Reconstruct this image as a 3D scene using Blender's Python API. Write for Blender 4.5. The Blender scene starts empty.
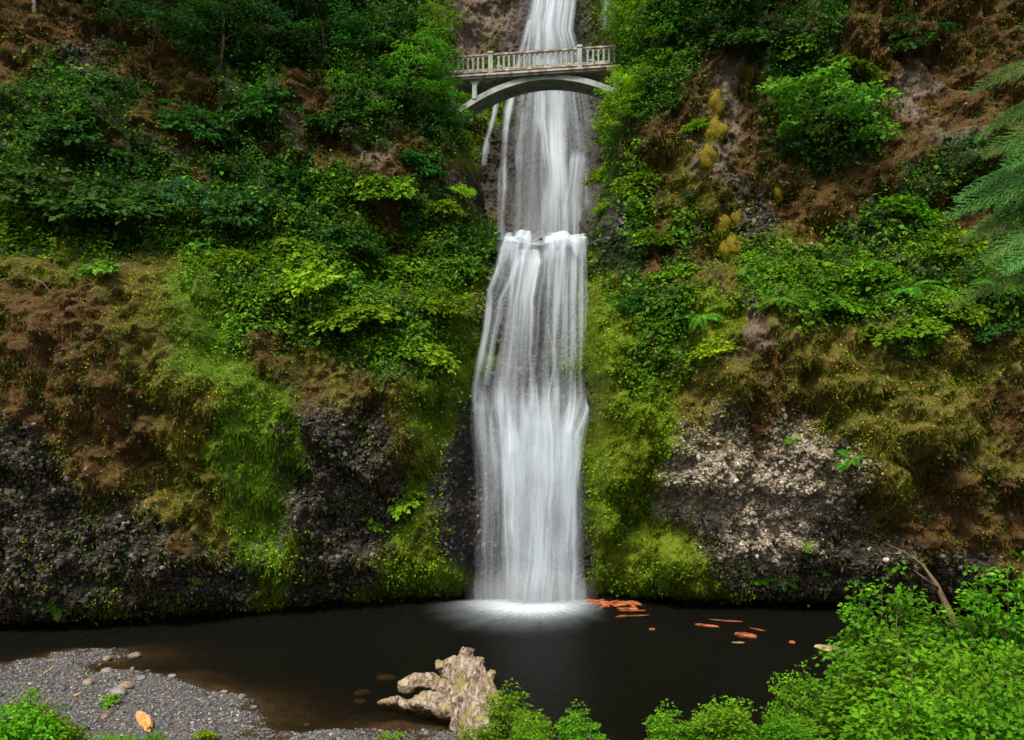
import bpy, math, random
import numpy as np
from mathutils import Vector, Matrix
random.seed(7)
RNG = np.random.default_rng(11)
scene = bpy.context.scene
COL = scene.collection
R = math.radians
CAMZ, FPX, HOR = 9.5, 800.0, 440.0      # eye height, focal length in pixels, horizon row

def W(px, py, Y):
    return ((px-512)*Y/FPX, Y, CAMZ-(py-HOR)*Y/FPX)
def WG(px, py, z=0.0):                   # point on a level surface
    Y = (CAMZ-z)*FPX/(py-HOR)
    return ((px-512)*Y/FPX, Y, z)

# ------------------------------------------------------------------ numpy noise
def _h(ix, iy, iz, s):
    n = (ix.astype(np.int64)*73856093) ^ (iy.astype(np.int64)*19349663) ^ (iz.astype(np.int64)*83492791) ^ (s*2654435761)
    n = (n ^ (n >> 13))*1274126177 & 0x7fffffff
    n = (n ^ (n >> 15))*1103515245 & 0x7fffffff
    return (n ^ (n >> 12) & 0xffffff) % 1048576/1048576.0
def vn(x, y, s=0):
    x = np.asarray(x, float); y = np.asarray(y, float)
    ix = np.floor(x); iy = np.floor(y); fx = x-ix; fy = y-iy
    fx = fx*fx*fx*(fx*(fx*6-15)+10); fy = fy*fy*fy*(fy*(fy*6-15)+10)
    z = np.zeros_like(ix)
    a = _h(ix, iy, z, s); b = _h(ix+1, iy, z, s); c = _h(ix, iy+1, z, s); d = _h(ix+1, iy+1, z, s)
    return (a*(1-fx)+b*fx)*(1-fy)+(c*(1-fx)+d*fx)*fy
def fbm(x, y, s=0, o=4, g=.5):
    t = 0; a = 1; n = 0
    for k in range(o):
        t = t+a*vn(x*(2.03**k)+17.3*k, y*(2.03**k)-9.1*k, s+k*31); n += a; a *= g
    return t/n
def worley(x, y, s=0):
    x = np.asarray(x, float); y = np.asarray(y, float)
    ix = np.floor(x); iy = np.floor(y); d1 = np.full(x.shape, 9.); d2 = np.full(x.shape, 9.); z = np.zeros_like(ix)
    idv = np.zeros(x.shape)
    for a in (-1, 0, 1):
        for b in (-1, 0, 1):
            px = ix+a+_h(ix+a, iy+b, z, s); py = iy+b+_h(ix+a, iy+b, z+1, s)
            d = np.hypot(px-x, py-y)
            m = d < d1
            d2 = np.where(m, d1, np.minimum(d2, d))
            idv = np.where(m, _h(ix+a, iy+b, z+2, s), idv)
            d1 = np.where(m, d, d1)
    return d1, d2, idv
def sst(a, b, x):
    t = np.clip((x-a)/(b-a), 0, 1); return t*t*(3-2*t)

# ------------------------------------------------------------------ object helpers
def raw_mesh(name, V, F, attrs=None, smooth=False, mats=None, uv=None, mat_idx=None):
    """V (n,3); F (m,k) uniform faces, or a list of such arrays"""
    Fs = F if isinstance(F, list) else [F]
    Fs = [np.asarray(f, np.int32) for f in Fs if len(f)]
    me = bpy.data.meshes.new(name)
    V = np.asarray(V, np.float32)
    me.vertices.add(len(V)); me.vertices.foreach_set('co', V.ravel())
    loops = np.concatenate([f.ravel() for f in Fs])
    tot = np.concatenate([np.full(len(f), f.shape[1], np.int32) for f in Fs])
    st = np.concatenate([[0], np.cumsum(tot)[:-1]]).astype(np.int32)
    me.loops.add(len(loops)); me.loops.foreach_set('vertex_index', loops)
    me.polygons.add(len(tot)); me.polygons.foreach_set('loop_start', st)
    me.polygons.foreach_set('use_smooth', np.full(len(tot), bool(smooth)))
    if mat_idx is not None: me.polygons.foreach_set('material_index', np.asarray(mat_idx, np.int32))
    for k, v in (attrs or {}).items():
        v = np.asarray(v, np.float32)
        if v.ndim == 2:
            a = me.attributes.new(k, 'FLOAT_COLOR', 'POINT'); a.data.foreach_set('color', v.ravel())
        else:
            a = me.attributes.new(k, 'FLOAT', 'POINT'); a.data.foreach_set('value', v)
    if uv is not None:
        l = me.uv_layers.new(name='UVMap'); l.data.foreach_set('uv', np.asarray(uv, np.float32)[loops].ravel())
    for m in (mats or []): me.materials.append(m)
    me.update(calc_edges=True)
    return me
def link(name, me, parent=None, loc=None, **props):
    o = bpy.data.objects.new(name, me); COL.objects.link(o)
    if parent: o.parent = parent
    if loc is not None: o.location = loc
    for k, v in props.items(): o[k] = v
    return o
def tag(o, label=None, category=None, group=None, kind=None):
    if label: o['label'] = label
    if category: o['category'] = category
    if group: o['group'] = group
    if kind: o['kind'] = kind
    return o
def copy_tree(o, parent=None):
    c = o.copy(); COL.objects.link(c); c.parent = parent
    for ch in [x for x in o.children]: copy_tree(ch, c)
    return c

class MB:
    """collects simple solids into one mesh"""
    def __init__(s): s.v = []; s.f3 = []; s.f4 = []; s.n = 0
    def add(s, V, F):
        F = np.asarray(F)+s.n
        (s.f3 if F.shape[1] == 3 else s.f4).append(F); s.v.append(np.asarray(V, float)); s.n += len(V)
    def box(s, c, d, M=None, taper=1.0):
        x, y, z = [k/2 for k in d]
        V = np.array([[-x,-y,-z],[x,-y,-z],[x,y,-z],[-x,y,-z],[-x*taper,-y*taper,z],[x*taper,-y*taper,z],[x*taper,y*taper,z],[-x*taper,y*taper,z]])
        if M is not None: V = V@np.array(M).T
        s.add(V+np.array(c), [[0,3,2,1],[4,5,6,7],[0,1,5,4],[1,2,6,5],[2,3,7,6],[3,0,4,7]])
    def tube(s, P, r, n=7, wob=0, seed=0, cap=True):
        P = np.asarray(P, float); k = len(P); r = np.broadcast_to(np.asarray(r, float), (k,))
        T = np.gradient(P, axis=0); T /= np.linalg.norm(T, axis=1)[:, None]+1e-9
        up = np.array([0., 0, 1.]) if abs(T[0][2]) < .9 else np.array([1., 0, 0])
        V = []
        for i in range(k):
            a = np.cross(T[i], up); a /= np.linalg.norm(a)+1e-9; b = np.cross(a, T[i]); up = b
            th = np.arange(n)*2*math.pi/n
            rr = r[i]*(1+wob*(vn(th*1.3+seed*7.7, np.full(n, i*.45)+seed)-.5)*2) if wob else np.full(n, r[i])
            V.append(P[i]+rr[:, None]*(np.cos(th)[:, None]*a+np.sin(th)[:, None]*b))
        V = np.concatenate(V)
        i = np.arange(k-1)[:, None]*n; j = np.arange(n)[None]; j2 = (j+1) % n
        F = np.stack([i+j, i+j2, i+n+j2, i+n+j], -1).reshape(-1, 4)
        base = s.n; s.add(V, F)
        if cap:
            c = np.stack([P[0], P[-1]]); s.v.append(c); m = s.n; s.n += 2
            j = np.arange(n); j2 = (j+1) % n
            s.f3.append(np.stack([base+j2, base+j, np.full(n, m)], -1))
            o = base+(k-1)*n
            s.f3.append(np.stack([o+j, o+j2, np.full(n, m+1)], -1))
    def prism(s, poly, y0, y1, M=None):
        """polygon in (x,z) extruded along y; convex-ish, fan capped"""
        k = len(poly); P = np.array(poly, float)
        V = np.concatenate([np.stack([P[:, 0], np.full(k, y0), P[:, 1]], 1), np.stack([P[:, 0], np.full(k, y1), P[:, 1]], 1)])
        j = np.arange(k); j2 = (j+1) % k
        s.add(V, np.stack([j, j2, k+j2, k+j], -1)); b = s.n-2*k
        f = [[b, b+i, b+i+1] for i in range(1, k-1)]+[[b+k, b+k+i+1, b+k+i] for i in range(1, k-1)]
        s.f3.append(np.array(f))
    def mesh(s, name, mat, smooth=False, **kw):
        F = ([np.concatenate(s.f4)] if s.f4 else [])+([np.concatenate(s.f3)] if s.f3 else [])
        return raw_mesh(name, np.concatenate(s.v), F, smooth=smooth, mats=[mat] if mat else [], **kw)
    def build(s, name, mat, parent=None, smooth=False, **props):
        return link(name, s.mesh(name, mat, smooth), parent, **props)

# ------------------------------------------------------------------ materials
def mat_new(name):
    m = bpy.data.materials.new(name); m.use_nodes = True; nt = m.node_tree; nt.nodes.clear()
    out = nt.nodes.new('ShaderNodeOutputMaterial'); return m, nt, out
class NT:
    def __init__(s, nt): s.nt = nt
    def n(s, t, **kw):
        n = s.nt.nodes.new(t)
        for k, v in kw.items():
            if k == 'ins':
                for a, b in v.items():
                    if hasattr(b, 'is_linked') or b.__class__.__name__.startswith('NodeSocket'): s.nt.links.new(b, n.inputs[a])
                    else: n.inputs[a].default_value = b
            else: setattr(n, k, v)
        return n
    def l(s, a, b): s.nt.links.new(a, b)
    def math(s, op, a, b=None, c=None, clamp=False):
        n = s.nt.nodes.new('ShaderNodeMath'); n.operation = op; n.use_clamp = clamp
        for i, v in enumerate((a, b, c)):
            if v is None: continue
            if isinstance(v, (int, float)): n.inputs[i].default_value = v
            else: s.l(v, n.inputs[i])
        return n.outputs[0]
    def mix(s, f, a, b, blend='MIX'):
        n = s.nt.nodes.new('ShaderNodeMix'); n.data_type = 'RGBA'; n.blend_type = blend
        for i, v in ((0, f), (6, a), (7, b)):
            if isinstance(v, (int, float)): n.inputs[i].default_value = v
            elif isinstance(v, tuple): n.inputs[i].default_value = (*v, 1) if len(v) == 3 else v
            else: s.l(v, n.inputs[i])
        return n.outputs[2]
    def noise(s, vec, scale, detail=4, rough=.55, dist=0):
        n = s.nt.nodes.new('ShaderNodeTexNoise'); n.inputs['Scale'].default_value = scale
        n.inputs['Detail'].default_value = detail; n.inputs['Roughness'].default_value = rough; n.inputs['Distortion'].default_value = dist
        if vec is not None: s.l(vec, n.inputs['Vector'])
        return n.outputs['Fac']
    def ramp(s, f, pts, interp='LINEAR'):
        n = s.nt.nodes.new('ShaderNodeValToRGB'); r = n.color_ramp; r.interpolation = interp
        while len(r.elements) < len(pts): r.elements.new(.5)
        for e, (p, c) in zip(r.elements, pts):
            e.position = p; e.color = (*c, 1) if isinstance(c, tuple) else (c, c, c, 1)
        s.l(f, n.inputs[0]); return n.outputs[0]
    def attr(s, name): 
        n = s.nt.nodes.new('ShaderNodeAttribute'); n.attribute_name = name; return n

def leaf_mat(name, c0, c1, c2=None, trans=.35, rough=.5, rand=.35):
    """leaf colour runs c0..c1 by the per-leaf attribute 'var'; a few take c2"""
    m, nt, out = mat_new(name); t = NT(nt)
    v = t.attr('var').outputs['Fac']
    oi = t.n('ShaderNodeObjectInfo').outputs['Random']
    pts = [(0, c0), (.85, c1)]+([(1, c2)] if c2 else [])
    c = t.ramp(v, pts)
    geo = t.n('ShaderNodeNewGeometry')
    big = t.noise(geo.outputs['Position'], .35, 3)
    c = t.mix(1.0, c, t.ramp(big, [(.3, .6), (.7, 1.3)]), 'MULTIPLY')
    hs = t.n('ShaderNodeHueSaturation', ins={'Color': c}); 
    t.l(t.math('MULTIPLY_ADD', oi, rand, 1-rand/2), hs.inputs['Value'])
    t.l(t.math('MULTIPLY_ADD', oi, .05, .475), hs.inputs['Hue'])
    c = hs.outputs[0]
    p = t.n('ShaderNodeBsdfPrincipled', ins={'Base Color': c, 'Roughness': .65, 'Specular IOR Level': .07})
    tr = t.n('ShaderNodeBsdfTranslucent', ins={'Color': t.mix(1.0, c, (1.15, 1.25, .5), 'MULTIPLY')})
    mx = t.n('ShaderNodeMixShader', ins={0: trans, 1: p.outputs[0], 2: tr.outputs[0]})
    t.l(mx.outputs[0], out.inputs[0]); return m
def simple_mat(name, pts, scale=3, rough=.8, bump=.3, bscale=None, detail=6, stretch=None, metallic=0, bdist=.05):
    m, nt, out = mat_new(name); t = NT(nt)
    tc = t.n('ShaderNodeTexCoord').outputs['Object']
    if stretch:
        mp = t.n('ShaderNodeMapping', ins={'Vector': tc, 'Scale': stretch}); tc = mp.outputs[0]
    f = t.noise(tc, scale, detail)
    c = t.ramp(f, pts)
    f2 = t.noise(tc, bscale or scale*4, 5)
    b = t.n('ShaderNodeBump', ins={'Height': f2, 'Strength': bump, 'Distance': bdist})
    p = t.n('ShaderNodeBsdfPrincipled', ins={'Base Color': c, 'Roughness': rough, 'Normal': b.outputs[0], 'Specular IOR Level': .3})
    t.l(p.outputs[0], out.inputs[0]); return m

M = {}
M['leaf_bright'] = leaf_mat('bright leaf', (.03, .105, .006), (.15, .30, .012), (.33, .44, .03), .35)
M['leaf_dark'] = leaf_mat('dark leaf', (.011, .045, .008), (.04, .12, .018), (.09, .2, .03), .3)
M['leaf_blue'] = leaf_mat('bluish leaf', (.015, .07, .03), (.04, .15, .055), (.07, .2, .09), .3)
M['leaf_maple'] = leaf_mat('maple leaf', (.035, .13, .012), (.13, .31, .025), (.26, .40, .05), .4)
M['leaf_lime'] = leaf_mat('lime leaf', (.10, .23, .008), (.26, .42, .02), (.42, .50, .05), .4)
M['leaf_front'] = leaf_mat('near shrub leaf', (.03, .11, .006), (.17, .38, .014), (.34, .50, .04), .4)
M['fern'] = leaf_mat('fern frond', (.04, .15, .012), (.12, .30, .02), (.2, .36, .05), .35)
M['cedar'] = leaf_mat('cedar spray', (.05, .14, .03), (.12, .27, .06), (.2, .34, .1), .25)
M['grass'] = leaf_mat('green grass', (.07, .16, .006), (.20, .34, .01), (.36, .40, .03), .35)
M['dry'] = leaf_mat('dry brown strands', (.022, .011, .004), (.17, .085, .02), (.42, .26, .08), .15)
M['olive'] = leaf_mat('olive strands', (.035, .036, .004), (.22, .19, .014), (.44, .37, .06), .2)
M['mossy'] = leaf_mat('moss fuzz', (.045, .08, .002), (.23, .28, .004), (.46, .42, .01), .25)
M['flower'] = leaf_mat('yellow petals', (.50, .42, .01), (.72, .62, .02), None, .2, rand=.1)
M['bark'] = simple_mat('bark', [(.3, (.03, .022, .015)), (.7, (.10, .075, .05))], 6, .9, .6, stretch=(1, 1, .3))
M['twig'] = simple_mat('twig', [(.3, (.05, .035, .02)), (.7, (.12, .08, .05))], 8, .85, .3)
M['deadwood'] = simple_mat('dead wood', [(.3, (.07, .04, .025)), (.7, (.20, .13, .08))], 5, .8, .4, stretch=(1, 1, .3))

def cliff_material():
    m, nt, out = mat_new('mossy basalt'); t = NT(nt)
    A = t.attr('wa'); B = t.attr('wb'); S = t.attr('stone').outputs['Fac']
    sa = t.n('ShaderNodeSeparateColor', ins={0: A.outputs['Color']}); sb = t.n('ShaderNodeSeparateColor', ins={0: B.outputs['Color']})
    pos = t.n('ShaderNodeNewGeometry').outputs['Position']
    n1 = t.noise(pos, .9, 6); n2 = t.noise(pos, 5, 6); n3 = t.noise(pos, 16, 4)
    def mask(w, n, sharp=5):
        x = t.math('ADD', w, t.math('MULTIPLY', t.math('SUBTRACT', n, .5), 1.3))
        return t.math('MULTIPLY_ADD', t.math('SUBTRACT', x, .45), sharp, .5, clamp=True)
    st = t.math('MULTIPLY_ADD', S, .7, t.math('MULTIPLY', n3, .45))
    col = t.ramp(st, [(.1, (.009, .008, .006)), (.5, (.028, .023, .020)), (.95, (.10, .085, .075))])
    col = t.mix(mask(t.math('ADD', sb.outputs[1], .05), n2, 2.2), col, t.ramp(st, [(.08, (.05, .04, .03)), (.35, (.19, .155, .115)), (.95, (.44, .37, .29))]))
    col = t.mix(mask(t.math('ADD', sb.outputs[2], .15), n1, 4), col, t.ramp(n2, [(.3, (.07, .05, .038)), (.7, (.21, .155, .12))]))
    col = t.mix(t.math('MULTIPLY', mask(sb.outputs[0], n2), .9), col, t.ramp(n3, [(.3, (.03, .015, .006)), (.75, (.15, .08, .02))]))
    col = t.mix(t.math('MULTIPLY', mask(A.outputs['Alpha'], n2), .9), col, t.ramp(n3, [(.3, (.045, .038, .008)), (.75, (.18, .15, .02))]))
    col = t.mix(mask(sa.outputs[2], n2), col, t.ramp(n3, [(.3, (.04, .07, .003)), (.7, (.17, .22, .008))]))
    col = t.mix(t.math('MULTIPLY', mask(sa.outputs[1], n2), .85), col, t.ramp(n3, [(.3, (.04, .08, .006)), (.7, (.13, .21, .012))]))
    col = t.mix(t.math('MULTIPLY', mask(sa.outputs[0], n2), .8), col, t.ramp(n3, [(.3, (.012, .03, .006)), (.7, (.045, .08, .014))]))
    wet = B.outputs['Alpha']
    col = t.mix(t.math('MULTIPLY', wet, .6, clamp=True), col, t.ramp(n2, [(.35, (.018, .017, .018)), (.7, (.06, .055, .058))]))
    bp = t.n('ShaderNodeBump', ins={'Height': t.math('ADD', n2, t.math('MULTIPLY', n3, .5)), 'Strength': .9, 'Distance': .12})
    p = t.n('ShaderNodeBsdfPrincipled', ins={'Base Color': col, 'Normal': bp.outputs[0], 'Specular IOR Level': .2})
    t.l(t.math('MULTIPLY_ADD', wet, -.45, .85), p.inputs['Roughness'])
    t.l(p.outputs[0], out.inputs[0]); return m
M['cliff'] = cliff_material()

# ------------------------------------------------------------------ what covers the rock where (G/D leafy, g grass, m moss, o olive, b brown, r rock, p pale rock, s soil, w wet)
TY = 'GDgmobrpsw'
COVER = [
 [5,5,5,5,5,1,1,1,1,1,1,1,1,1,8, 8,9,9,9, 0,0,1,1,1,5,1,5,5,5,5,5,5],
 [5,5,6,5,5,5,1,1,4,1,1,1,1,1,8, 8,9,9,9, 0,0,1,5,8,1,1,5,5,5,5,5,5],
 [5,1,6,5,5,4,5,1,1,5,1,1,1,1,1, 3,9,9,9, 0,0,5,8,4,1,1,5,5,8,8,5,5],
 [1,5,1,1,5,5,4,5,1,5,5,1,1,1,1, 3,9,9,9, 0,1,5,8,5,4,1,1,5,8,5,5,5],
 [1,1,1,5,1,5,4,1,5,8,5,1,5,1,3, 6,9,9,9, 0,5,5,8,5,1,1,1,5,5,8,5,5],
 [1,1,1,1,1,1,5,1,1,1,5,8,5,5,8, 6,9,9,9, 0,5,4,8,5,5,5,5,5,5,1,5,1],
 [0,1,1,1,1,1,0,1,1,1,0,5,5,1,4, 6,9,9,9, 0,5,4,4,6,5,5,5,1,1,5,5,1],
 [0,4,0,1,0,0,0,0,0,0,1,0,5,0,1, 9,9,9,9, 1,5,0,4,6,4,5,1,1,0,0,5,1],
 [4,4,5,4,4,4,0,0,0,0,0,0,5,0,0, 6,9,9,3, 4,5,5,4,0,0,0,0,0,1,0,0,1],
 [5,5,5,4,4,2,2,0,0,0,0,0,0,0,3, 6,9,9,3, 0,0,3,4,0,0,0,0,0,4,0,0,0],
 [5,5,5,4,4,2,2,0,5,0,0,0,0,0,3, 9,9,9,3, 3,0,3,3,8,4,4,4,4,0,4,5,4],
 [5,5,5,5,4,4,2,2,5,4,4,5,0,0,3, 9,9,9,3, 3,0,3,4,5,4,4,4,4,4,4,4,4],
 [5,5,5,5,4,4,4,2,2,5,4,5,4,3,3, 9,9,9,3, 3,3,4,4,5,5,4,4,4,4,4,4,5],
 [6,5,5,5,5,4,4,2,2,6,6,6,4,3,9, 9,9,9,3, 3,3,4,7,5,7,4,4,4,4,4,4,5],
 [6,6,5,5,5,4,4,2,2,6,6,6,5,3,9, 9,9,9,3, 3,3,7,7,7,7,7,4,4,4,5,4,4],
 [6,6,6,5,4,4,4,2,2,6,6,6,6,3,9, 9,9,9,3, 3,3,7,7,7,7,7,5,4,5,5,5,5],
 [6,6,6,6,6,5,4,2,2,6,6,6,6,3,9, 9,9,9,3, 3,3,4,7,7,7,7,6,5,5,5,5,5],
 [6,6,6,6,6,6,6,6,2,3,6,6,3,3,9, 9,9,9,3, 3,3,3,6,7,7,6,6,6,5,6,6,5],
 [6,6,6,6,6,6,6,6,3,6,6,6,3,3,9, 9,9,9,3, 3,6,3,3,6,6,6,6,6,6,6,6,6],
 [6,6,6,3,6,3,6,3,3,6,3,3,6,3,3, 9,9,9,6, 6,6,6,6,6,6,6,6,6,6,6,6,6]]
for r_ in COVER: assert len(r_) == 32
GRID = np.eye(10)[np.array(COVER)]
def cover(px, py, s=0):
    """soft weights of the ten covers, edges broken up by noise"""
    px = px+(fbm(px/45, py/45, 91+s)-.5)*70; py = py+(fbm(px/45, py/45, 191+s)-.5)*60
    x = np.clip(px/32-.5, 0, 30.999); y = np.clip(py/32-.5, 0, 18.999)
    ix = x.astype(int); iy = y.astype(int); fx = (x-ix)[..., None]; fy = (y-iy)[..., None]
    return (GRID[iy, ix]*(1-fx)+GRID[iy, ix+1]*fx)*(1-fy)+(GRID[iy+1, ix]*(1-fx)+GRID[iy+1, ix+1]*fx)*fy

# ------------------------------------------------------------------ cliff relief
CZ = [-3, 0, 1, 3, 8, 12, 15, 18, 21, 25, 30, 36, 46]
CX = {-60: [30, 29, 28, 27, 26.5, 26.5, 26.5, 27.5, 31, 34, 37, 39, 41],
 -45: [36, 35, 33.5, 32.5, 32, 32, 32, 33.5, 37, 40, 43, 45, 47],
 -28: [40, 39.3, 37.8, 37, 36.5, 36.5, 36.7, 38.2, 41.7, 45, 47, 48.5, 51],
 -22: [41.8, 41.2, 39.6, 38.6, 37.8, 37.5, 37.7, 39.8, 43, 46, 48, 49.5, 52],
 -17: [43.8, 43.2, 41.8, 40.5, 39.5, 39, 39.5, 41.8, 45, 47.5, 49, 50, 53],
 -11.7: [46.2, 45.6, 44.4, 43, 42, 41.2, 42, 44.5, 47, 49, 50, 51, 54],
 -6: [48, 47.6, 46.3, 44.6, 43.4, 43, 44.3, 47, 49, 50.5, 51.5, 52.5, 55],
 -3.6: [48.6, 48.2, 47.3, 46.0, 45.2, 45.0, 45.8, 48, 49.5, 51, 52, 53, 56],
 -2.5: [49.4, 49.1, 48.8, 48.2, 47.9, 47.9, 48.3, 49, 50, 51.5, 53, 54, 57],
 -1.2: [50, 49.8, 49.6, 49.3, 48.9, 48.5, 49.2, 49.2, 49.5, 52, 54, 55, 58],
 1.5: [50, 49.8, 49.6, 49.3, 48.9, 48.4, 49.4, 49.3, 49, 54, 56, 57, 60],
 4.2: [50, 49.8, 49.5, 49.2, 48.8, 48.3, 49, 48.8, 48.8, 51, 52, 53, 56],
 5.2: [49, 48.6, 47.7, 46.5, 45.6, 45.3, 45.4, 46.6, 47.1, 48, 49, 50, 52],
 7: [48.6, 48.2, 46.6, 45.0, 44.1, 43.6, 43.8, 45.2, 46, 46.8, 47.5, 48.5, 50],
 10.3: [47.8, 47.3, 44.9, 43.3, 42.4, 42.1, 42.3, 43.6, 45, 45.8, 46.5, 47.5, 49],
 16: [46.8, 46.3, 43.8, 42, 41, 40.6, 40.8, 42.5, 44.2, 45.3, 46.2, 47, 48.5],
 21: [46.2, 45.7, 43, 41, 39.8, 39.3, 39.5, 41.5, 43.7, 45, 46, 46.8, 48],
 28: [45.2, 44.5, 41, 39.5, 38.4, 38, 38.2, 40.5, 42.7, 44, 45, 46, 47.5],
 45: [40, 39, 36, 35, 34, 34, 34, 36, 38, 39, 41, 42, 43],
 60: [34, 33, 31, 30, 29, 29, 29, 31, 33, 34, 36, 37, 38]}
CXk = np.array(sorted(CX)); CT = np.array([CX[k] for k in CXk], float); CZk = np.array(CZ, float)
und = np.where((CXk < -2) | (CXk > 4.6), 1., .2); CT[:, :2] += 1.5*und[:, None]; CT[:, 2] += .6*und      # undercut made deeper than modelled above, so its shade darkens the cliff foot
def base_depth(X, Z):
    sh = X.shape; x = X.ravel(); z = Z.ravel()
    ix = np.clip(np.searchsorted(CXk, x)-1, 0, len(CXk)-2); iz = np.clip(np.searchsorted(CZk, z)-1, 0, len(CZk)-2)
    fx = np.clip((x-CXk[ix])/(CXk[ix+1]-CXk[ix]), 0, 1); fz = np.clip((z-CZk[iz])/(CZk[iz+1]-CZk[iz]), 0, 1)
    return ((CT[ix, iz]*(1-fx)+CT[ix+1, iz]*fx)*(1-fz)+(CT[ix, iz+1]*(1-fx)+CT[ix+1, iz+1]*fx)*fz).reshape(sh)
LIPZ = 21.9
def gap_sd(X, Z):
    """positive inside the gorge opening above the lip of the lower fall"""
    zl = [21, 22, 25, 29, 31, 36, 46]
    n = (fbm(Z*.7, X*0+3, 5)-.5)*1.2
    l = np.interp(Z, zl, [-1.0, -1.1, -2.0, -2.9, -3.5, -5.2, -7])+n
    r = np.interp(Z, zl, [4.7, 4.9, 6.1, 6.8, 6.9, 7.0, 8])+n*.6
    return np.minimum(np.minimum(X-l, r-X), (Z-LIPZ)*2)

def axis_pts(lo, hi, a, b, fine, coarse):
    return np.concatenate([np.arange(lo, a, coarse), np.arange(a, b, fine), np.arange(b, hi+.01, coarse)])
class Surf: pass
def relief(name, xs, zs, base, rough_k, seed, veg_bump=1.0, opening=False):
    S = Surf(); S.xs, S.zs = xs, zs
    X, Z = np.meshgrid(xs, zs, indexing='ij')
    B = base(X, Z)
    # soften the control table
    for _ in range(6):
        B[1:-1] = (B[:-2]+2*B[1:-1]+B[2:])/4; B[:, 1:-1] = (B[:, :-2]+2*B[:, 1:-1]+B[:, 2:])/4
    px = 512+FPX*X/B; py = HOR-FPX*(Z-CAMZ)/B
    w = cover(px, py, 0)
    G = dict(zip(TY, np.moveaxis(w, -1, 0)))
    big = ((fbm(X*.16, Z*.2, seed+1, 3)-.5)*4.0*rough_k + (fbm(X*.5+Z*.1, Z*.4, seed+2, 3)-.5)*3.0*rough_k)*(.45+.55*sst(0, 4, Z))
    slot = 1-G['w']*.8
    Fs = B+big*slot
    gs = None
    if opening:
        gs = gap_sd(X, Z)
        Fs = Fs+5.5*sst(-1.6, .7, gs)**2
    med = (fbm(X*1.7, Z*1.1, seed+3, 3)-.5)*.85
    ridg = -np.abs(fbm(X*2.6+40, Z*1.6, seed+7, 3)-.5)*.9
    lump = np.maximum(0, fbm(X*.9, Z*.9, seed+9, 2)-.45)*(1.1*G['b']+.9*G['o']+G['D']*2.4+G['m']*.8+G['G']*1.3)+np.maximum(0, fbm(X*2.6, Z*2.2, seed+19, 2)-.5)*1.1*(G['b']+G['o'])
    d1, d2, idv = worley(X*3.2+fbm(X*2, Z*2, 4)*.8, Z*2.6, seed+5)
    e1, e2, ide = worley(X*6.5, Z*6.5+fbm(X*3, Z*3, 8)*.8, seed+6)
    cob = sst(.02, .35, d2-d1); cobs = sst(.0, .3, e2-e1)
    rocky = np.clip(G['r']+G['p']+G['s']*.4+G['w']*.6, 0, 1)
    fine = -rocky*(cob*(.10+.22*idv)+cobs*(.05+.10*ide))-(1-rocky)*fbm(X*5, Z*4, seed+12, 3)*.3
    F = Fs+med*slot*rough_k*1.2+ridg*slot-lump+fine
    # strata ledges across the rock
    F = F+rocky*slot*(np.abs(((Z+fbm(X*.2, Z*.2, seed+15)*3)*.55) % 1-.5)-.25)*.45
    stone = np.clip(.35*idv+.45*ide*cobs+.2*cob, 0, 1)
    S.X, S.Z, S.F, S.Fs, S.w, S.B, S.gs = X, Z, F, Fs+med*.8-lump, w, B, gs
    gx = np.gradient(S.Fs, axis=0)/np.gradient(X, axis=0); gz = np.gradient(S.Fs, axis=1)/np.gradient(Z, axis=1)
    N = np.stack([gx, -np.ones_like(gx), gz], -1); S.N = N/np.linalg.norm(N, axis=-1)[..., None]
    nx, nz = X.shape
    Xd = X+(fbm(X*1.3, Z*1.3, seed+21, 3)-.5)*.35; Zd = Z+(fbm(X*1.3, Z*1.3, seed+22, 3)-.5)*.3
    V = np.stack([Xd, F, Zd], -1).reshape(-1, 3)
    i = np.arange(nx-1)[:, None]*nz; j = np.arange(nz-1)[None]
    Q = np.stack([i+j, i+nz+j, i+nz+j+1, i+j+1], -1).reshape(-1, 4)
    if opening:
        keep = (gs.reshape(-1)[Q] < .45).all(1); Q = Q[keep]
    wa = np.stack([G['G']+G['D'], G['g'], G['m'], G['o']], -1).reshape(-1, 4)
    wb = np.stack([G['b'], G['p'], G['s'], G['w']], -1).reshape(-1, 4)
    me = raw_mesh(name, V, Q, {'wa': wa, 'wb': wb, 'stone': stone.ravel()}, smooth=True, mats=[M['cliff']])
    S.obj = link(name, me); return S
def lookup(S, arr, x, z):
    ix = np.clip(np.searchsorted(S.xs, x)-1, 0, len(S.xs)-2); iz = np.clip(np.searchsorted(S.zs, z)-1, 0, len(S.zs)-2)
    fx = np.clip((x-S.xs[ix])/(S.xs[ix+1]-S.xs[ix]), 0, 1); fz = np.clip((z-S.zs[iz])/(S.zs[iz+1]-S.zs[iz]), 0, 1)
    if arr.ndim == 3: fx = fx[..., None]; fz = fz[..., None]
    return (arr[ix, iz]*(1-fx)+arr[ix+1, iz]*fx)*(1-fz)+(arr[ix, iz+1]*(1-fx)+arr[ix+1, iz+1]*fx)*fz

FRONT = relief('cliff', axis_pts(-60, 60, -29, 29, .085, .5), np.concatenate([np.arange(-3, 38, .085), np.arange(38, 46.1, .4)]), base_depth, 1.0, 100, opening=True)
tag(FRONT.obj, kind='structure')
def back_depth(X, Z):
    c = 76-((X-1.5)/16)**2*11
    return c+(Z-45)*.10-3.5*sst(34, 28, Z)
BACK = relief('upper_cliff', np.arange(-15, 18, .14), np.arange(19, 74, .14), back_depth, .55, 300)
tag(BACK.obj, kind='structure')
print('cliffs done')

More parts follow.
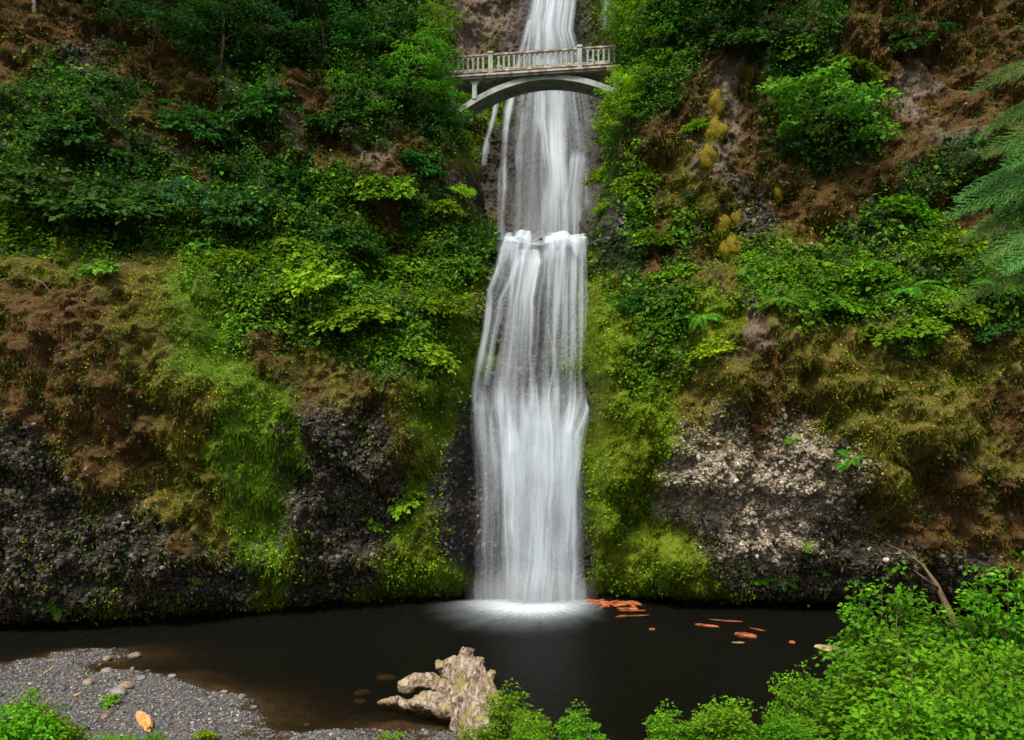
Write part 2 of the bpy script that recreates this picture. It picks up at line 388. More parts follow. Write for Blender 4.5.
def hit(px, py, S=None, lift=0.0):
    """where the sight line through (px,py) meets the cliff"""
    S = S or FRONT
    Y = np.arange(24, 80, .04)
    x = (px-512)*Y/FPX; z = CAMZ-(py-HOR)*Y/FPX
    f = lookup(S, S.F, x, z)
    if S is FRONT: f = np.where(gap_sd(x, z) > .3, 999, f)
    k = np.argmax(Y >= f)
    if Y[k] < f[k]: k = int(np.argmin(np.abs(Y-50)))
    n = lookup(S, S.N, x[k:k+1], z[k:k+1])[0]
    return np.array([x[k], Y[k], z[k]])+n*lift, n

# ------------------------------------------------------------------ leaves
def frames(D, N):
    D = D/(np.linalg.norm(D, axis=1)[:, None]+1e-9)
    Sx = np.cross(N, D); Sx /= np.linalg.norm(Sx, axis=1)[:, None]+1e-9
    return D, Sx, np.cross(D, Sx)
def leaf_geo(C, D, N, size, width=.55, kind='oval', fold=.25, droop=.2):
    """C base points, D pointing to the tip, N upper side"""
    D, Sx, U = frames(D, N); n = len(C); size = np.broadcast_to(size, (n,))
    if kind == 'oval':
        T = [(0, 0), (.3, .5), (.7, .4), (1, 0), (.7, -.4), (.3, -.5)]; F = [[0, 1, 2, 3], [0, 3, 4, 5]]
    elif kind == 'quad':
        T = [(0, 0), (.45, .5), (1, 0), (.45, -.5)]; F = [[0, 1, 2, 3]]
    elif kind == 'maple':     # palmate leaf
        T = [(0, 0), (.02, .42), (.30, .36), (.42, .72), (.60, .34), (1, 0), (.60, -.34), (.42, -.72), (.30, -.36), (.02, -.42)]
        F = [[0, 1, 2], [0, 2, 3], [0, 3, 4], [0, 4, 5], [0, 5, 6], [0, 6, 7], [0, 7, 8], [0, 8, 9]]
    T = np.array(T); x = T[:, 0]; y = T[:, 1]*width*(1 if kind != 'maple' else 1.5)
    z = np.abs(y)*fold-(x**2)*droop
    L = size[:, None, None]
    V = C[:, None]+L*(x[None, :, None]*D[:, None]+y[None, :, None]*Sx[:, None]+z[None, :, None]*U[:, None])
    k = len(T); F = np.array(F)
    Fa = (np.arange(n)[:, None, None]*k+F[None]).reshape(-1, F.shape[1])
    return V.reshape(-1, 3), Fa, k
def rnd_unit(n, rng=RNG):
    v = rng.normal(size=(n, 3)); return v/np.linalg.norm(v, axis=1)[:, None]
def leaf_mesh(name, C, D, N, size, mat, var=None, **kw):
    V, F, k = leaf_geo(C, D, N, size, **kw)
    if var is None: var = RNG.random(len(C))
    return raw_mesh(name, V, F, {'var': np.repeat(var, k)}, mats=[mat])
def strand_geo(C, D, L, width, sag=1.0, seg=2):
    """thin tapering blades that start along D and hang down"""
    n = len(C); rows = []
    L = np.broadcast_to(L, (n,)); width = np.broadcast_to(width, (n,))
    side = np.cross(D, np.array([0, 0, 1.]))+RNG.normal(size=(n, 3))*.35; side /= np.linalg.norm(side, axis=1)[:, None]+1e-9
    for i in range(seg+1):
        t = i/seg
        P = C+D*(L*t)[:, None]; P[:, 2] -= sag*L*t*t*.6
        w = width*(1-t*.85)/2
        rows.append(P-side*w[:, None]); rows.append(P+side*w[:, None])
    V = np.stack(rows, 1); k = 2*(seg+1)
    F = np.array([[2*i, 2*i+1, 2*i+3, 2*i+2] for i in range(seg)])
    return V.reshape(-1, 3), (np.arange(n)[:, None, None]*k+F[None]).reshape(-1, 4), k

def scatter(S, n, wts, xr=(-30, 30), zr=(.2, 40), clump=None, thr=.5):
    x = RNG.uniform(*xr, n); z = RNG.uniform(*zr, n)
    w = lookup(S, S.w, x, z)
    a = sum(w[:, TY.index(c)]*v for c, v in wts.items())
    if clump: 
        q = fbm(x*clump, z*clump, 77, 3); a = a*sst(thr-.12, thr+.1, q)*1.3
    ok = RNG.random(n) < a
    if S.gs is not None: ok &= gap_sd(x, z) < .2
    y = lookup(S, S.Fs, x, z)
    py = HOR-FPX*(z-CAMZ)/y; pxx = 512+FPX*x/y
    ok &= (py > -25) & (pxx > -25) & (pxx < 1050)
    x, z = x[ok], z[ok]
    yf = lookup(S, S.F, x, z); nn = lookup(S, S.N, x, z)
    return np.stack([x, yf, z], -1), nn
UP = np.array([0, 0, 1.])
def puff(P, sc, s, k):
    return np.clip((fbm(P[:, 0]*sc, P[:, 2]*sc*1.2, s, 3)-.38)*k, 0, 1.2)

def leaf_cover(name, S, n, wts, size, mat, height, s, label, cat='ground cover', clump=None, thr=.5, kind='quad', **kw):
    P, N = scatter(S, n, wts, clump=clump, thr=thr, **kw)
    m = len(P)
    h = (puff(P, .9, s, 5)+.6*puff(P, 2.6, s+5, 5))*height+.05
    out = N*.8+UP*.6; out /= np.linalg.norm(out, axis=1)[:, None]
    C = P+out*(h*RNG.random(m)**.6)[:, None]+RNG.normal(size=(m, 3))*.05
    nd = N*.55+UP*.8+rnd_unit(m)*.55
    D = np.cross(nd, rnd_unit(m)); D[:, 2] -= .15
    sz = RNG.uniform(.6, 1.3, m)*size
    var = np.clip(.45*RNG.random(m)+.55*fbm(P[:, 0]*.8, P[:, 2]*.8, s+3, 2)+.0, 0, 1)
    me = leaf_mesh(name, C, D, nd, sz, mat, var, kind=kind, width=.75)
    return link(name, me, label=label, category=cat, kind='stuff')
def strand_cover(name, S, n, wts, L, wd, mat, s, label, cat, clump=None, thr=.5, up=.2, sag=1.0, **kw):
    P, N = scatter(S, n, wts, clump=clump, thr=thr, **kw); m = len(P)
    D = N*.7+UP*up+rnd_unit(m)*.45; D /= np.linalg.norm(D, axis=1)[:, None]
    # strands grow in tufts
    q = rnd_unit(m)*.05
    V, F, k = strand_geo(P+q, D, RNG.uniform(.5, 1.3, m)*L, wd, sag)
    var = np.clip(.85*RNG.random(m)**1.5+.45*(fbm(P[:, 0]*2.5, P[:, 2]*2.5, s+3, 2)-.3), 0, 1)
    me = raw_mesh(name, V, F, {'var': np.repeat(var, k)}, mats=[mat])
    return link(name, me, label=label, category=cat, kind='stuff')

leaf_cover('ground_cover', FRONT, 560000, {'G': 1, 'D': .12, 'm': .06}, .18, M['leaf_bright'], .6, 1, 'bright green leafy undergrowth covering the cliff ledges')
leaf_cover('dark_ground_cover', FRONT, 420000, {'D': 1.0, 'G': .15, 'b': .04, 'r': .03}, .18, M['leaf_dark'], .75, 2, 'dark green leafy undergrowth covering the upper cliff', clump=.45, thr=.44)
leaf_cover('broad_leaved_plants', FRONT, 60000, {'G': 1, 'D': .3}, .30, M['leaf_maple'], .75, 14, 'broader pale green leaves standing above the undergrowth', clump=.7, thr=.5, kind='oval')
leaf_cover('creeping_plants', FRONT, 420000, {'m': .6, 'o': .32, 'g': .3, 'r': .14, 'b': .20, 's': .12, 'p': .09, 'D': .2}, .115, M['leaf_bright'], .2, 3, 'small creeping leafy plants dotted over the mossy rock', clump=.9, thr=.52)
strand_cover('grass', FRONT, 460000, {'g': 1.4, 'o': .12, 'm': .12, 'G': .08}, .36, .034, M['grass'], 4, 'green grass hanging down the left cliff in a broad streak', 'grass', up=.5)
strand_cover('dry_moss', FRONT, 420000, {'b': 1, 'o': .45, 's': .04, 'D': .2, 'r': .12}, .19, .035, M['dry'], 5, 'rust brown dry moss and dead fern hanging on the rock', 'moss')
strand_cover('olive_moss', FRONT, 420000, {'o': 1, 'm': .35, 'b': .15, 'g': .1, 's': .1, 'r': .10, 'p': .05}, .17, .03, M['olive'], 6, 'olive and straw coloured moss clinging to the cliff', 'moss')
leaf_cover('lime_ground_cover', FRONT, 150000, {'m': .8, 'G': .6, 'g': .3, 'o': .12}, .13, M['leaf_lime'], .3, 15, 'yellow green low plants on the lit mossy flanks', clump=.6, thr=.5)
strand_cover('green_moss', FRONT, 420000, {'m': 1, 'o': .16, 'r': .05}, .14, .035, M['mossy'], 7, 'short bright green moss beside the waterfall', 'moss', up=0)
leaf_cover('yellow_flowers', FRONT, 220000, {'o': .34, 'm': .22, 'g': .34, 'G': .04, 'b': .05}, .062, M['flower'], .25, 8, 'tiny yellow flowers scattered over the mossy cliff', 'flowers', clump=.5, thr=.58)
leaf_cover('upper_ground_cover', BACK, 200000, {'m': .6, 'G': .4, 'D': .3, 's': .03}, .22, M['leaf_bright'], .3, 9, 'green plants on the rock around the upper waterfall', xr=(-14, 17), zr=(24, 58), clump=.5)
strand_cover('upper_moss', BACK, 200000, {'m': .9, 'G': .4, 's': .03, 'r': .10}, .3, .06, M['mossy'], 10, 'yellow green moss on the rock behind the bridge', 'moss', xr=(-14, 17), zr=(24, 58), clump=.3, thr=.47)

# cobbles bedded in the rock faces
def ico():
    p = (1+5**.5)/2
    V = np.array([(-1, p, 0), (1, p, 0), (-1, -p, 0), (1, -p, 0), (0, -1, p), (0, 1, p), (0, -1, -p), (0, 1, -p), (p, 0, -1), (p, 0, 1), (-p, 0, -1), (-p, 0, 1)], float)
    F = [(0, 11, 5), (0, 5, 1), (0, 1, 7), (0, 7, 10), (0, 10, 11), (1, 5, 9), (5, 11, 4), (11, 10, 2), (10, 7, 6), (7, 1, 8), (3, 9, 4), (3, 4, 2), (3, 2, 6), (3, 6, 8), (3, 8, 9), (4, 9, 5), (2, 4, 11), (6, 2, 10), (8, 6, 7), (9, 8, 1)]
    return V/np.linalg.norm(V[0]), np.array(F)
IV, IF = ico()
def stone_mat(name, pts):
    m, nt, out = mat_new(name); t = NT(nt); v = t.attr('var').outputs['Fac']
    pos = t.n('ShaderNodeNewGeometry').outputs['Position']
    c = t.mix(1.0, t.ramp(v, pts), t.ramp(t.noise(pos, 14, 4), [(.3, .55), (.7, 1.25)]), 'MULTIPLY')
    t.l(t.n('ShaderNodeBsdfPrincipled', ins={'Base Color': c, 'Roughness': .75, 'Specular IOR Level': .3}).outputs[0], out.inputs[0]); return m
def cobbles(name, n, wts, rmin, rmax, mat, label, out=.25, **kw):
    P, N = scatter(FRONT, n, wts, **kw); m = len(P); r = RNG.uniform(rmin, rmax, m)*np.where(RNG.random(m) < .08, 1.7, 1)
    C = P+N*(r*RNG.uniform(-.2, out, m))[:, None]
    Sc = RNG.uniform(.5, 1.45, (m, 1, 3))
    V = (C[:, None]+IV[None]*r[:, None, None]*Sc*(1+RNG.normal(size=(m, 12, 1))*.22)).reshape(-1, 3)
    F = (np.arange(m)[:, None, None]*12+IF[None]).reshape(-1, 3)
    link(name, raw_mesh(name, V, F, {'var': np.repeat(RNG.random(m), 12)}, mats=[mat]), label=label, category='rock', kind='stuff')
cobbles('pale_cobbles', 520000, {'p': 1.6}, .035, .085, stone_mat('pale cobble', [(0, (.08, .062, .045)), (.4, (.21, .17, .125)), (.8, (.38, .32, .24)), (1, (.60, .53, .43))]), 'pale broken cobbles packed in the right rock face', .6)
cobbles('dark_cobbles', 330000, {'r': .5, 'w': .2, 'b': .02, 's': .02}, .04, .11, stone_mat('dark cobble', [(0, (.011, .009, .007)), (.55, (.036, .029, .023)), (.88, (.10, .083, .068)), (1, (.24, .21, .17))]), 'dark broken cobbles packed in the lower rock', .2)
print('covers done')
# ------------------------------------------------------------------ camera, sky, sun
cam = bpy.data.cameras.new('camera'); cam.lens = FPX*36/1024; cam.shift_y = (HOR-370)/1024; cam.clip_end = 600
co = bpy.data.objects.new('camera', cam); COL.objects.link(co); co.location = (0, 0, CAMZ); co.rotation_euler = (R(90), 0, 0); scene.camera = co
SUN_EL, SUN_AZ = R(54), R(200)        # azimuth clockwise from +Y (the way the camera looks)
wd = bpy.data.worlds.new('World'); scene.world = wd; wd.use_nodes = True; nt = wd.node_tree
t = NT(nt); bg = nt.nodes['Background']
sky = t.n('ShaderNodeTexSky'); sky.sky_type = 'NISHITA'; sky.sun_disc = False; sky.sun_elevation = SUN_EL; sky.sun_rotation = SUN_AZ; sky.air_density = 1.5; sky.dust_density = 4
hs = t.n('ShaderNodeHueSaturation', ins={'Saturation': .12, 'Color': sky.outputs[0]})
t.l(hs.outputs[0], bg.inputs[0]); bg.inputs[1].default_value = .05
sl = bpy.data.lights.new('sun', 'SUN'); sl.energy = 1.5; sl.angle = R(10); sl.color = (1, .92, .76)
so = bpy.data.objects.new('sun', sl); COL.objects.link(so)
d = Vector((math.sin(SUN_AZ)*math.cos(SUN_EL), math.cos(SUN_AZ)*math.cos(SUN_EL), math.sin(SUN_EL)))
so.rotation_euler = d.to_track_quat('Z', 'Y').to_euler(); so.location = (0, -20, 60)
scene.view_settings.view_transform = 'Standard'; scene.view_settings.look = 'None'; scene.view_settings.gamma = 1
scene.view_settings.use_curve_mapping = False; scene.view_settings.exposure = 1.7
scene.cycles.transparent_max_bounces = 24; scene.cycles.max_bounces = 8; scene.cycles.diffuse_bounces = 3; scene.cycles.glossy_bounces = 3
scene.cycles.use_denoising = True

# ------------------------------------------------------------------ stream ledge between the two falls
x = np.linspace(-12, 14, 130); y = np.linspace(48.3, 79, 150); X, Y = np.meshgrid(x, y, indexing='ij')
Z = LIPZ-.25+(fbm(X*.6, Y*.6, 400)-.5)*1.0+np.maximum(0, np.abs(X-1.5)-4.5)*.8+.03*(Y-48)-.8*sst(49.2, 48.3, Y)
i = np.arange(129)[:, None]*150; j = np.arange(149)[None]
Q = np.stack([i+j, i+150+j, i+151+j, i+j+1], -1).reshape(-1, 4); n = X.size
ok = (Y > 55) | ((X > -1.0) & (X < 4.7)) ; Q = Q[ok.ravel()[Q].all(1)]
link('stream_ledge', raw_mesh('stream_ledge', np.stack([X, Y, Z], -1).reshape(-1, 3), Q, {'wa': np.zeros((n, 4)), 'wb': np.tile([0, 0, 0, 1.], (n, 1)), 'stone': fbm(X, Y, 3).ravel()}, smooth=True, mats=[M['cliff']]), kind='structure')

# ------------------------------------------------------------------ falling water
def water_mat():
    m, nt, out = mat_new('falling water'); t = NT(nt)
    uv = t.n('ShaderNodeUVMap'); uv.uv_map = 'UVMap'
    dens = t.attr('dens').outputs['Fac']; sd = t.attr('seed').outputs['Fac']
    sp = t.n('ShaderNodeSeparateXYZ', ins={0: uv.outputs[0]})
    def streak(su, sv, detail, off):
        v = t.n('ShaderNodeCombineXYZ')
        t.l(t.math('MULTIPLY', sp.outputs[0], su), v.inputs[0]); t.l(t.math('MULTIPLY', sp.outputs[1], sv), v.inputs[1])
        t.l(t.math('ADD', sd, off), v.inputs[2]); return t.noise(v.outputs[0], 1, detail, .6)
    a = streak(.9, .07, 1, 0); b = streak(3.2, .09, 2, 5); c = streak(9, .16, 1.5, 9)
    s = t.math('ADD', t.math('MULTIPLY', a, .42), t.math('ADD', t.math('MULTIPLY', b, .40), t.math('MULTIPLY', c, .18)))
    s = t.math('MULTIPLY_ADD', t.math('SUBTRACT', s, .5), 3.6, .0)          # about -0.5..0.5
    al = t.math('ADD', t.math('MULTIPLY', dens, .80), t.math('MULTIPLY', s, t.math('MULTIPLY_ADD', dens, 1.05, .06)))
    al = t.math('SUBTRACT', al, .06)
    al = t.math('MULTIPLY', al, t.math('GREATER_THAN', dens, .005), clamp=True)
    al = t.math('POWER', al, 1.3, clamp=True)
    df = t.n('ShaderNodeBsdfDiffuse', ins={'Color': (.76, .84, .94, 1)})
    tr = t.n('ShaderNodeBsdfTranslucent', ins={'Color': (.76, .85, .97, 1)})
    mx = t.n('ShaderNodeMixShader', ins={0: .35, 1: df.outputs[0], 2: tr.outputs[0]})
    tp = t.n('ShaderNodeBsdfTransparent')
    fx = t.n('ShaderNodeMixShader', ins={0: al, 1: tp.outputs[0], 2: mx.outputs[0]})
    t.l(fx.outputs[0], out.inputs[0]); return m
M['fall'] = water_mat()
class Fall:
    def __init__(s): s.V = []; s.F = []; s.D = []; s.S = []; s.U = []; s.n = 0
    def sheet(s, rows, seed, nu=40, nv=120, yoff=0, edge=.2, amp=.12, dk=1.0):
        """rows: (z, y, x_left, x_right, density)"""
        r = np.array(sorted(rows, reverse=True), float)[::1]
        zz = np.linspace(r[0, 0], r[-1, 0], nv)
        f = lambda k: np.interp(-zz, -r[:, 0], r[:, k])
        y, xl, xr, dn = f(1), f(2), f(3), f(4)
        u = np.linspace(0, 1, nu)
        jag = (fbm(zz*.4, zz*0+seed, seed, 2)-.5)*.3; jag2 = (fbm(zz*.4, zz*0+seed+9, seed+2, 2)-.5)*.3
        xl = xl+jag; xr = xr+jag2
        X = xl[:, None]+(xr-xl)[:, None]*u[None]
        wm = float(np.mean(xr-xl)); Uu = u[None]*wm+X*0
        Y = y[:, None]+yoff-amp*2*(fbm(Uu*1.3, zz[:, None]*.06+X*0, seed+4, 3)-.4)-.35*np.sin(u*math.pi)[None]*amp*4
        e = np.minimum(u, 1-u)[None]*wm
        ew = edge*wm*(.4+1.2*fbm(zz[:, None]*.4+X*0, u[None]*0+X*0, seed+6, 3))
        D = dn[:, None]*sst(0, 1, e/(ew+1e-3))*dk
        top = sst(2.2, 0, zz[0]-zz)[:, None]*(.6 if zz[0] > 21 else .0)*(zz[0] < 30)
        Z = zz[:, None]+X*0+(fbm(X*1.3, X*0+3, 55, 4)-.5)*.7*top
        D = D*(1-top*1.5*sst(.40, .62, fbm(X*1.1, Z*.5, 57, 3)))
        D = np.clip(D, 0, 2)
        s.V.append(np.stack([X, Y, Z], -1).reshape(-1, 3)); s.D.append(D.ravel()); s.S.append(np.full(X.size, seed*3.7)); s.U.append(np.stack([Uu, Z], -1).reshape(-1, 2))
        i = np.arange(nv-1)[:, None]*nu; j = np.arange(nu-1)[None]
        s.F.append(np.stack([i+j, i+j+1, i+nu+j+1, i+nu+j], -1).reshape(-1, 4)+s.n); s.n += X.size
    def build(s, name, **p):
        me = raw_mesh(name, np.concatenate(s.V), np.concatenate(s.F), {'dens': np.concatenate(s.D), 'seed': np.concatenate(s.S)}, smooth=True, mats=[M['fall']], uv=np.concatenate(s.U))
        return link(name, me, **p)
def PX(px, Y): return (px-512)*Y/FPX
def PZ(py, Y): return CAMZ-(py-HOR)*Y/FPX
L = Fall()
def rowsP(lst): return [(PZ(py, Y), Y, PX(a, Y), PX(b, Y), dn) for py, Y, a, b, dn in lst]
full = [(233, 48.6, 504, 590, .75), (238, 48.0, 501, 590, .75), (262, 47.7, 492, 591, .36), (300, 47.6, 483, 592, .26), (345, 47.5, 474, 593, .24), (385, 47.3, 467, 595, .3),
        (410, 47.0, 467, 595, .42), (480, 46.9, 470, 592, .27), (560, 46.9, 472, 589, .26), (606, 46.9, 471, 588, .4)]
L.sheet(rowsP(full), 1, 60, 160, edge=.08)
L.sheet(rowsP([(a, b+.3, c+4, d-3, e*.7) for a, b, c, d, e in full]), 2, 60, 160, edge=.12)
L.sheet(rowsP([(236, 47.8, 553, 590, .8), (300, 47.3, 550, 590, .62), (385, 47.1, 545, 591, .15), (480, 46.8, 545, 582, .15), (606, 46.7, 535, 572, .3)]), 3, 40, 140)
L.sheet(rowsP([(250, 47.8, 512, 542, .45), (262, 47.6, 510, 545, .8), (300, 47.3, 502, 538, .6), (385, 47.1, 492, 540, .25), (420, 46.9, 488, 545, .3), (606, 46.7, 505, 560, .4)]), 4, 40, 140)
fr_ = random.Random(12)
for k in range(22):      # splash fans where the water breaks on the shelf
    u = (k+.5)/22; px = 478+112*u+fr_.uniform(-3, 3); py = 388+fr_.uniform(-14, 34)+10*math.sin(u*9)
    out = (u-.45)*-4 if u > .8 else (u-.5)*-3; w0, w1 = fr_.uniform(3, 6), fr_.uniform(9, 18); d_ = fr_.uniform(.5, .95)*(1.0 if .1 < u < .9 else .75)
    lo = lambda q: min(max(q, 475), 584)
    L.sheet(rowsP([(py-16, 47.25, px-w0, px+w0, 0), (py+14, 47.0, px-w0*1.5, px+w0*1.5, d_*.8), (py+45, 46.8-.01*k, lo(px+out*3-w1), lo(px+out*3+w1)+1, d_*.85), (py+110, 46.7, lo(px+out*5-w1*1.1), lo(px+out*5+w1*1.1)+1, d_*(.62 if .25 < u < .8 else .28)), (606, 46.6, lo(px+out*5-w1*1.2), lo(px+out*5+w1*1.2)+1, .5*d_ if .25 < u < .8 else .15*d_)]), 200+k, 16, 110, edge=.5)
def strand(F, pts, w, seed, dn=.7):       # narrow ribbon through image-located points at depth Y
    F.sheet([(PZ(py, Y), Y, PX(px-w*.8, Y), PX(px+w*.8, Y), dn*k) for px, py, Y, k in pts], seed, 11, 90, edge=.55, amp=.03)
strand(L, [(506, 240, 47.9, .5), (500, 262, 47.6, 1), (489, 290, 47.5, .9), (486, 330, 47.3, .8), (480, 360, 47.2, .9), (475, 385, 47.1, .9), (476, 430, 47.0, .45), (478, 520, 46.9, .1), (478, 600, 46.9, .0)], 8, 8, .8)
strand(L, [(531, 236, 47.7, .8), (527, 250, 47.6, 1), (515, 268, 47.5, 1), (500, 300, 47.2, .7), (486, 385, 47.1, .5)], 8, 9, .9)
L.sheet(rowsP([(392, 46.8, 534, 556, 0), (425, 46.6, 526, 566, .9), (480, 46.45, 520, 574, .95), (540, 46.4, 516, 572, .7), (606, 46.35, 512, 570, .8)]), 61, 40, 110, edge=.45)
strand(L, [(594, 388, 47, .8), (589, 402, 46.9, 1), (580, 440, 46.7, .9), (570, 500, 46.6, .7), (562, 600, 46.5, .4)], 10, 62, .9)
strand(L, [(545, 300, 47.2, .2), (549, 330, 47.1, .7), (556, 360, 47.0, .6), (550, 385, 46.9, .9), (545, 420, 46.8, .4)], 5, 10, .8)
for k, (a, w) in enumerate([(505, 9), (520, 7), (534, 10), (548, 6), (560, 10), (573, 7), (540, 5), (566, 5)]):
    strand(L, [(a, 420+k*9, 46.7, .1), (a+1, 470+k*6, 46.55, .8), (a+2, 560, 46.5, .8), (a+2, 606, 46.45, 1)], w, 20+k, .6)
for k, (a, w) in enumerate([(512, 6), (524, 5), (557, 7), (566, 6), (575, 6), (583, 6), (588, 4), (549, 5)]):
    strand(L, [(a, 238+6*(k % 3), 47.6, .7), (a-1, 300, 47.2, .8), (a-2, 350, 47.1, .5), (a-3, 392, 46.9, .2)], w, 40+k, .65)
L.build('waterfall', kind='structure')

Uf = Fall()
upf = [(-60, 73.5, 540, 578, .9), (0, 73.2, 526, 580, .82), (30, 73, 521, 577, .75), (60, 72.8, 515, 586, .5), (100, 72.3, 508, 596, .46), (150, 71.6, 500, 606, .36), (200, 70.8, 496, 608, .32), (245, 70.2, 494, 608, .38), (300, 69.2, 490, 610, .4)]
Uf.sheet(rowsP(upf), 101, 60, 160, edge=.2, amp=.2)
Uf.sheet(rowsP([(a, b+.5, c+12, d-10, e*.8) for a, b, c, d, e in upf]), 102, 60, 160, edge=.2, amp=.2)
Uf.sheet(rowsP([(60, 72.3, 530, 566, .5), (120, 71.8, 530, 572, .65), (160, 71, 538, 570, .75), (245, 70, 534, 575, .55), (300, 69, 530, 575, .45)]), 103, 40, 130, edge=.3)
Uf.sheet(rowsP([(148, 71.2, 570, 582, 0), (160, 71, 568, 586, .7), (200, 70.4, 562, 584, .55), (300, 69, 556, 586, .4)]), 104, 30, 90, edge=.3)
strand(Uf, [(530, 20, 72.8, .8), (522, 50, 72.6, .9), (512, 95, 72, .9), (506, 130, 71.5, .9), (503, 170, 71, .7), (500, 240, 70, .7)], 8, 105, .9)
strand(Uf, [(500, 90, 72, .5), (494, 115, 71.6, 1), (487, 140, 71.4, 1), (484, 165, 71, .5)], 4, 106, .9)
strand(Uf, [(607, -40, 73, .9), (607, 0, 72.8, .9), (605, 18, 72.6, .5), (604, 30, 72.4, .2)], 9, 107, .9)
strand(Uf, [(540, 20, 72.7, .8), (530, 90, 72, .9), (520, 140, 71.3, .9), (516, 240, 70, .5)], 6, 108, .7)
strand(Uf, [(560, 80, 72, .6), (562, 150, 71, .9), (566, 250, 69.8, .8)], 8, 109, .7)
Uf.build('upper_waterfall', kind='structure')

# foamy stream running over the lip
xx = np.linspace(PX(502, 49), PX(588, 49), 60); yy = np.linspace(48.0, 51, 30); X, Y = np.meshgrid(xx, yy, indexing='ij')
Z = LIPZ+.05+(fbm(X*1.6, Y*1.6, 71, 4)-.5)*.4-.5*sst(48.6, 48.0, Y)
u = (X-xx[0])/(xx[-1]-xx[0]); D = sst(0, .08, u)*sst(0, .05, 1-u)*1.0*sst(.40, .60, fbm(X*1.3, Y*1.4, 73, 3))
i = np.arange(59)[:, None]*30; j = np.arange(29)[None]
link('stream', raw_mesh('stream', np.stack([X, Y, Z], -1).reshape(-1, 3), np.stack([i+j, i+30+j, i+31+j, i+j+1], -1).reshape(-1, 4), {'dens': D.ravel(), 'seed': X.ravel()*0+33}, smooth=True, mats=[M['fall']], uv=np.stack([X, Y], -1).reshape(-1, 2)), kind='structure')

# ------------------------------------------------------------------ ground: river bed, gravel bank, slope up to the viewpoint
SH = [WG(*p)[:2] for p in [(-400, 672), (-150, 668), (0, 663), (60, 652), (126, 647), (137, 652), (112, 660), (84, 667), (100, 672), (128, 672), (168, 677), (196, 688), (236, 693), (254, 702), (262, 718), (256, 729), (296, 733), (345, 733), (390, 728), (460, 732), (520, 752), (620, 778), (760, 800)]]
SH = np.array(SH+[(11, 21), (16, 22), (20, 26), (26, 29), (60, 28)])
def shore_d(X, Y):
    """signed distance, positive on land (nearer the camera than the shore line)"""
    d = np.full(X.shape, 1e9)
    for a, b in zip(SH[:-1], SH[1:]):
        e = b-a; tt = np.clip(((X-a[0])*e[0]+(Y-a[1])*e[1])/(e@e), 0, 1)
        d = np.minimum(d, np.hypot(X-a[0]-tt*e[0], Y-a[1]-tt*e[1]))
    poly = np.concatenate([SH, [[80, -60], [-80, -60]]]); ins = np.zeros(X.shape, bool)
    for a, b in zip(poly, np.roll(poly, -1, 0)):
        c = ((a[1] > Y) != (b[1] > Y)) & (X < (b[0]-a[0])*(Y-a[1])/((b[1]-a[1]) or 1e-9)+a[0]); ins ^= c
    return np.where(ins, d, -d)
def ground_z(X, Y):
    X = np.asarray(X, float); Y = np.asarray(Y, float)
    s = shore_d(X, Y)+(fbm(X*.8, Y*.8, 500, 3)-.5)*.9
    z = np.where(s > 0, .045*np.minimum(s, 3)+.01*s, np.maximum(s*.17, -1.1)-.04)
    slope = np.clip((22.5+.02*np.abs(X)-Y)*.385, 0, 7.75)
    z = z+slope*sst(-1, 2, s)+(fbm(X*.7, Y*.7, 510, 4)-.5)*.28*sst(-6, .5, s)+(fbm(X*3, Y*3, 515, 3)-.5)*.08
    return z
xs = axis_pts(-70, 70, -24, 16, .16, .8); ys = axis_pts(-25, 55, 20, 42, .14, .7)
X, Y = np.meshgrid(xs, ys, indexing='ij'); Z = ground_z(X, Y)
i = np.arange(len(xs)-1)[:, None]*len(ys); j = np.arange(len(ys)-1)[None]
def gravel_mat():
    m, nt, out = mat_new('gravel and river bed'); t = NT(nt)
    pos = t.n('ShaderNodeNewGeometry').outputs['Position']
    vo = t.n('ShaderNodeTexVoronoi', ins={'Vector': pos, 'Scale': 9.0}); sc = t.n('ShaderNodeSeparateColor', ins={0: vo.outputs['Color']})
    c = t.ramp(sc.outputs[0], [(0, (.035, .034, .038)), (.6, (.09, .088, .092)), (.85, (.15, .14, .135)), (1, (.14, .095, .07))])
    g = t.noise(pos, .8, 4)
    c = t.mix(t.ramp(g, [(.55, 0.), (.7, .7)]), c, (.10, .075, .05))
    sp = t.n('ShaderNodeSeparateXYZ', ins={0: pos})
    under = t.ramp(t.math('MULTIPLY_ADD', sp.outputs[2], 4, .5, clamp=True), [(.35, 1.), (.62, 0.)])      # silted below the water line
    c = t.mix(under, c, t.ramp(t.noise(pos, 3, 4), [(.3, (.035, .024, .014)), (.7, (.10, .07, .042))]))
    soil = t.ramp(sp.outputs[2], [(.0, 0.), (1, 1.)]); hi = t.math('MULTIPLY_ADD', sp.outputs[2], 1.2, -1.0, clamp=True)
    c = t.mix(hi, c, (.05, .045, .02))
    b = t.n('ShaderNodeBump', ins={'Height': vo.outputs['Distance'], 'Strength': .8, 'Distance': .06}); b.invert = True
    p = t.n('ShaderNodeBsdfPrincipled', ins={'Base Color': c, 'Roughness': .8, 'Normal': b.outputs[0], 'Specular IOR Level': .3})
    t.l(p.outputs[0], out.inputs[0]); return m
M['gravel'] = gravel_mat()
link('ground', raw_mesh('ground', np.stack([X, Y, Z], -1).reshape(-1, 3), np.stack([i+j, i+len(ys)+j, i+len(ys)+j+1, i+j+1], -1).reshape(-1, 4), smooth=True, mats=[M['gravel']]), kind='structure')

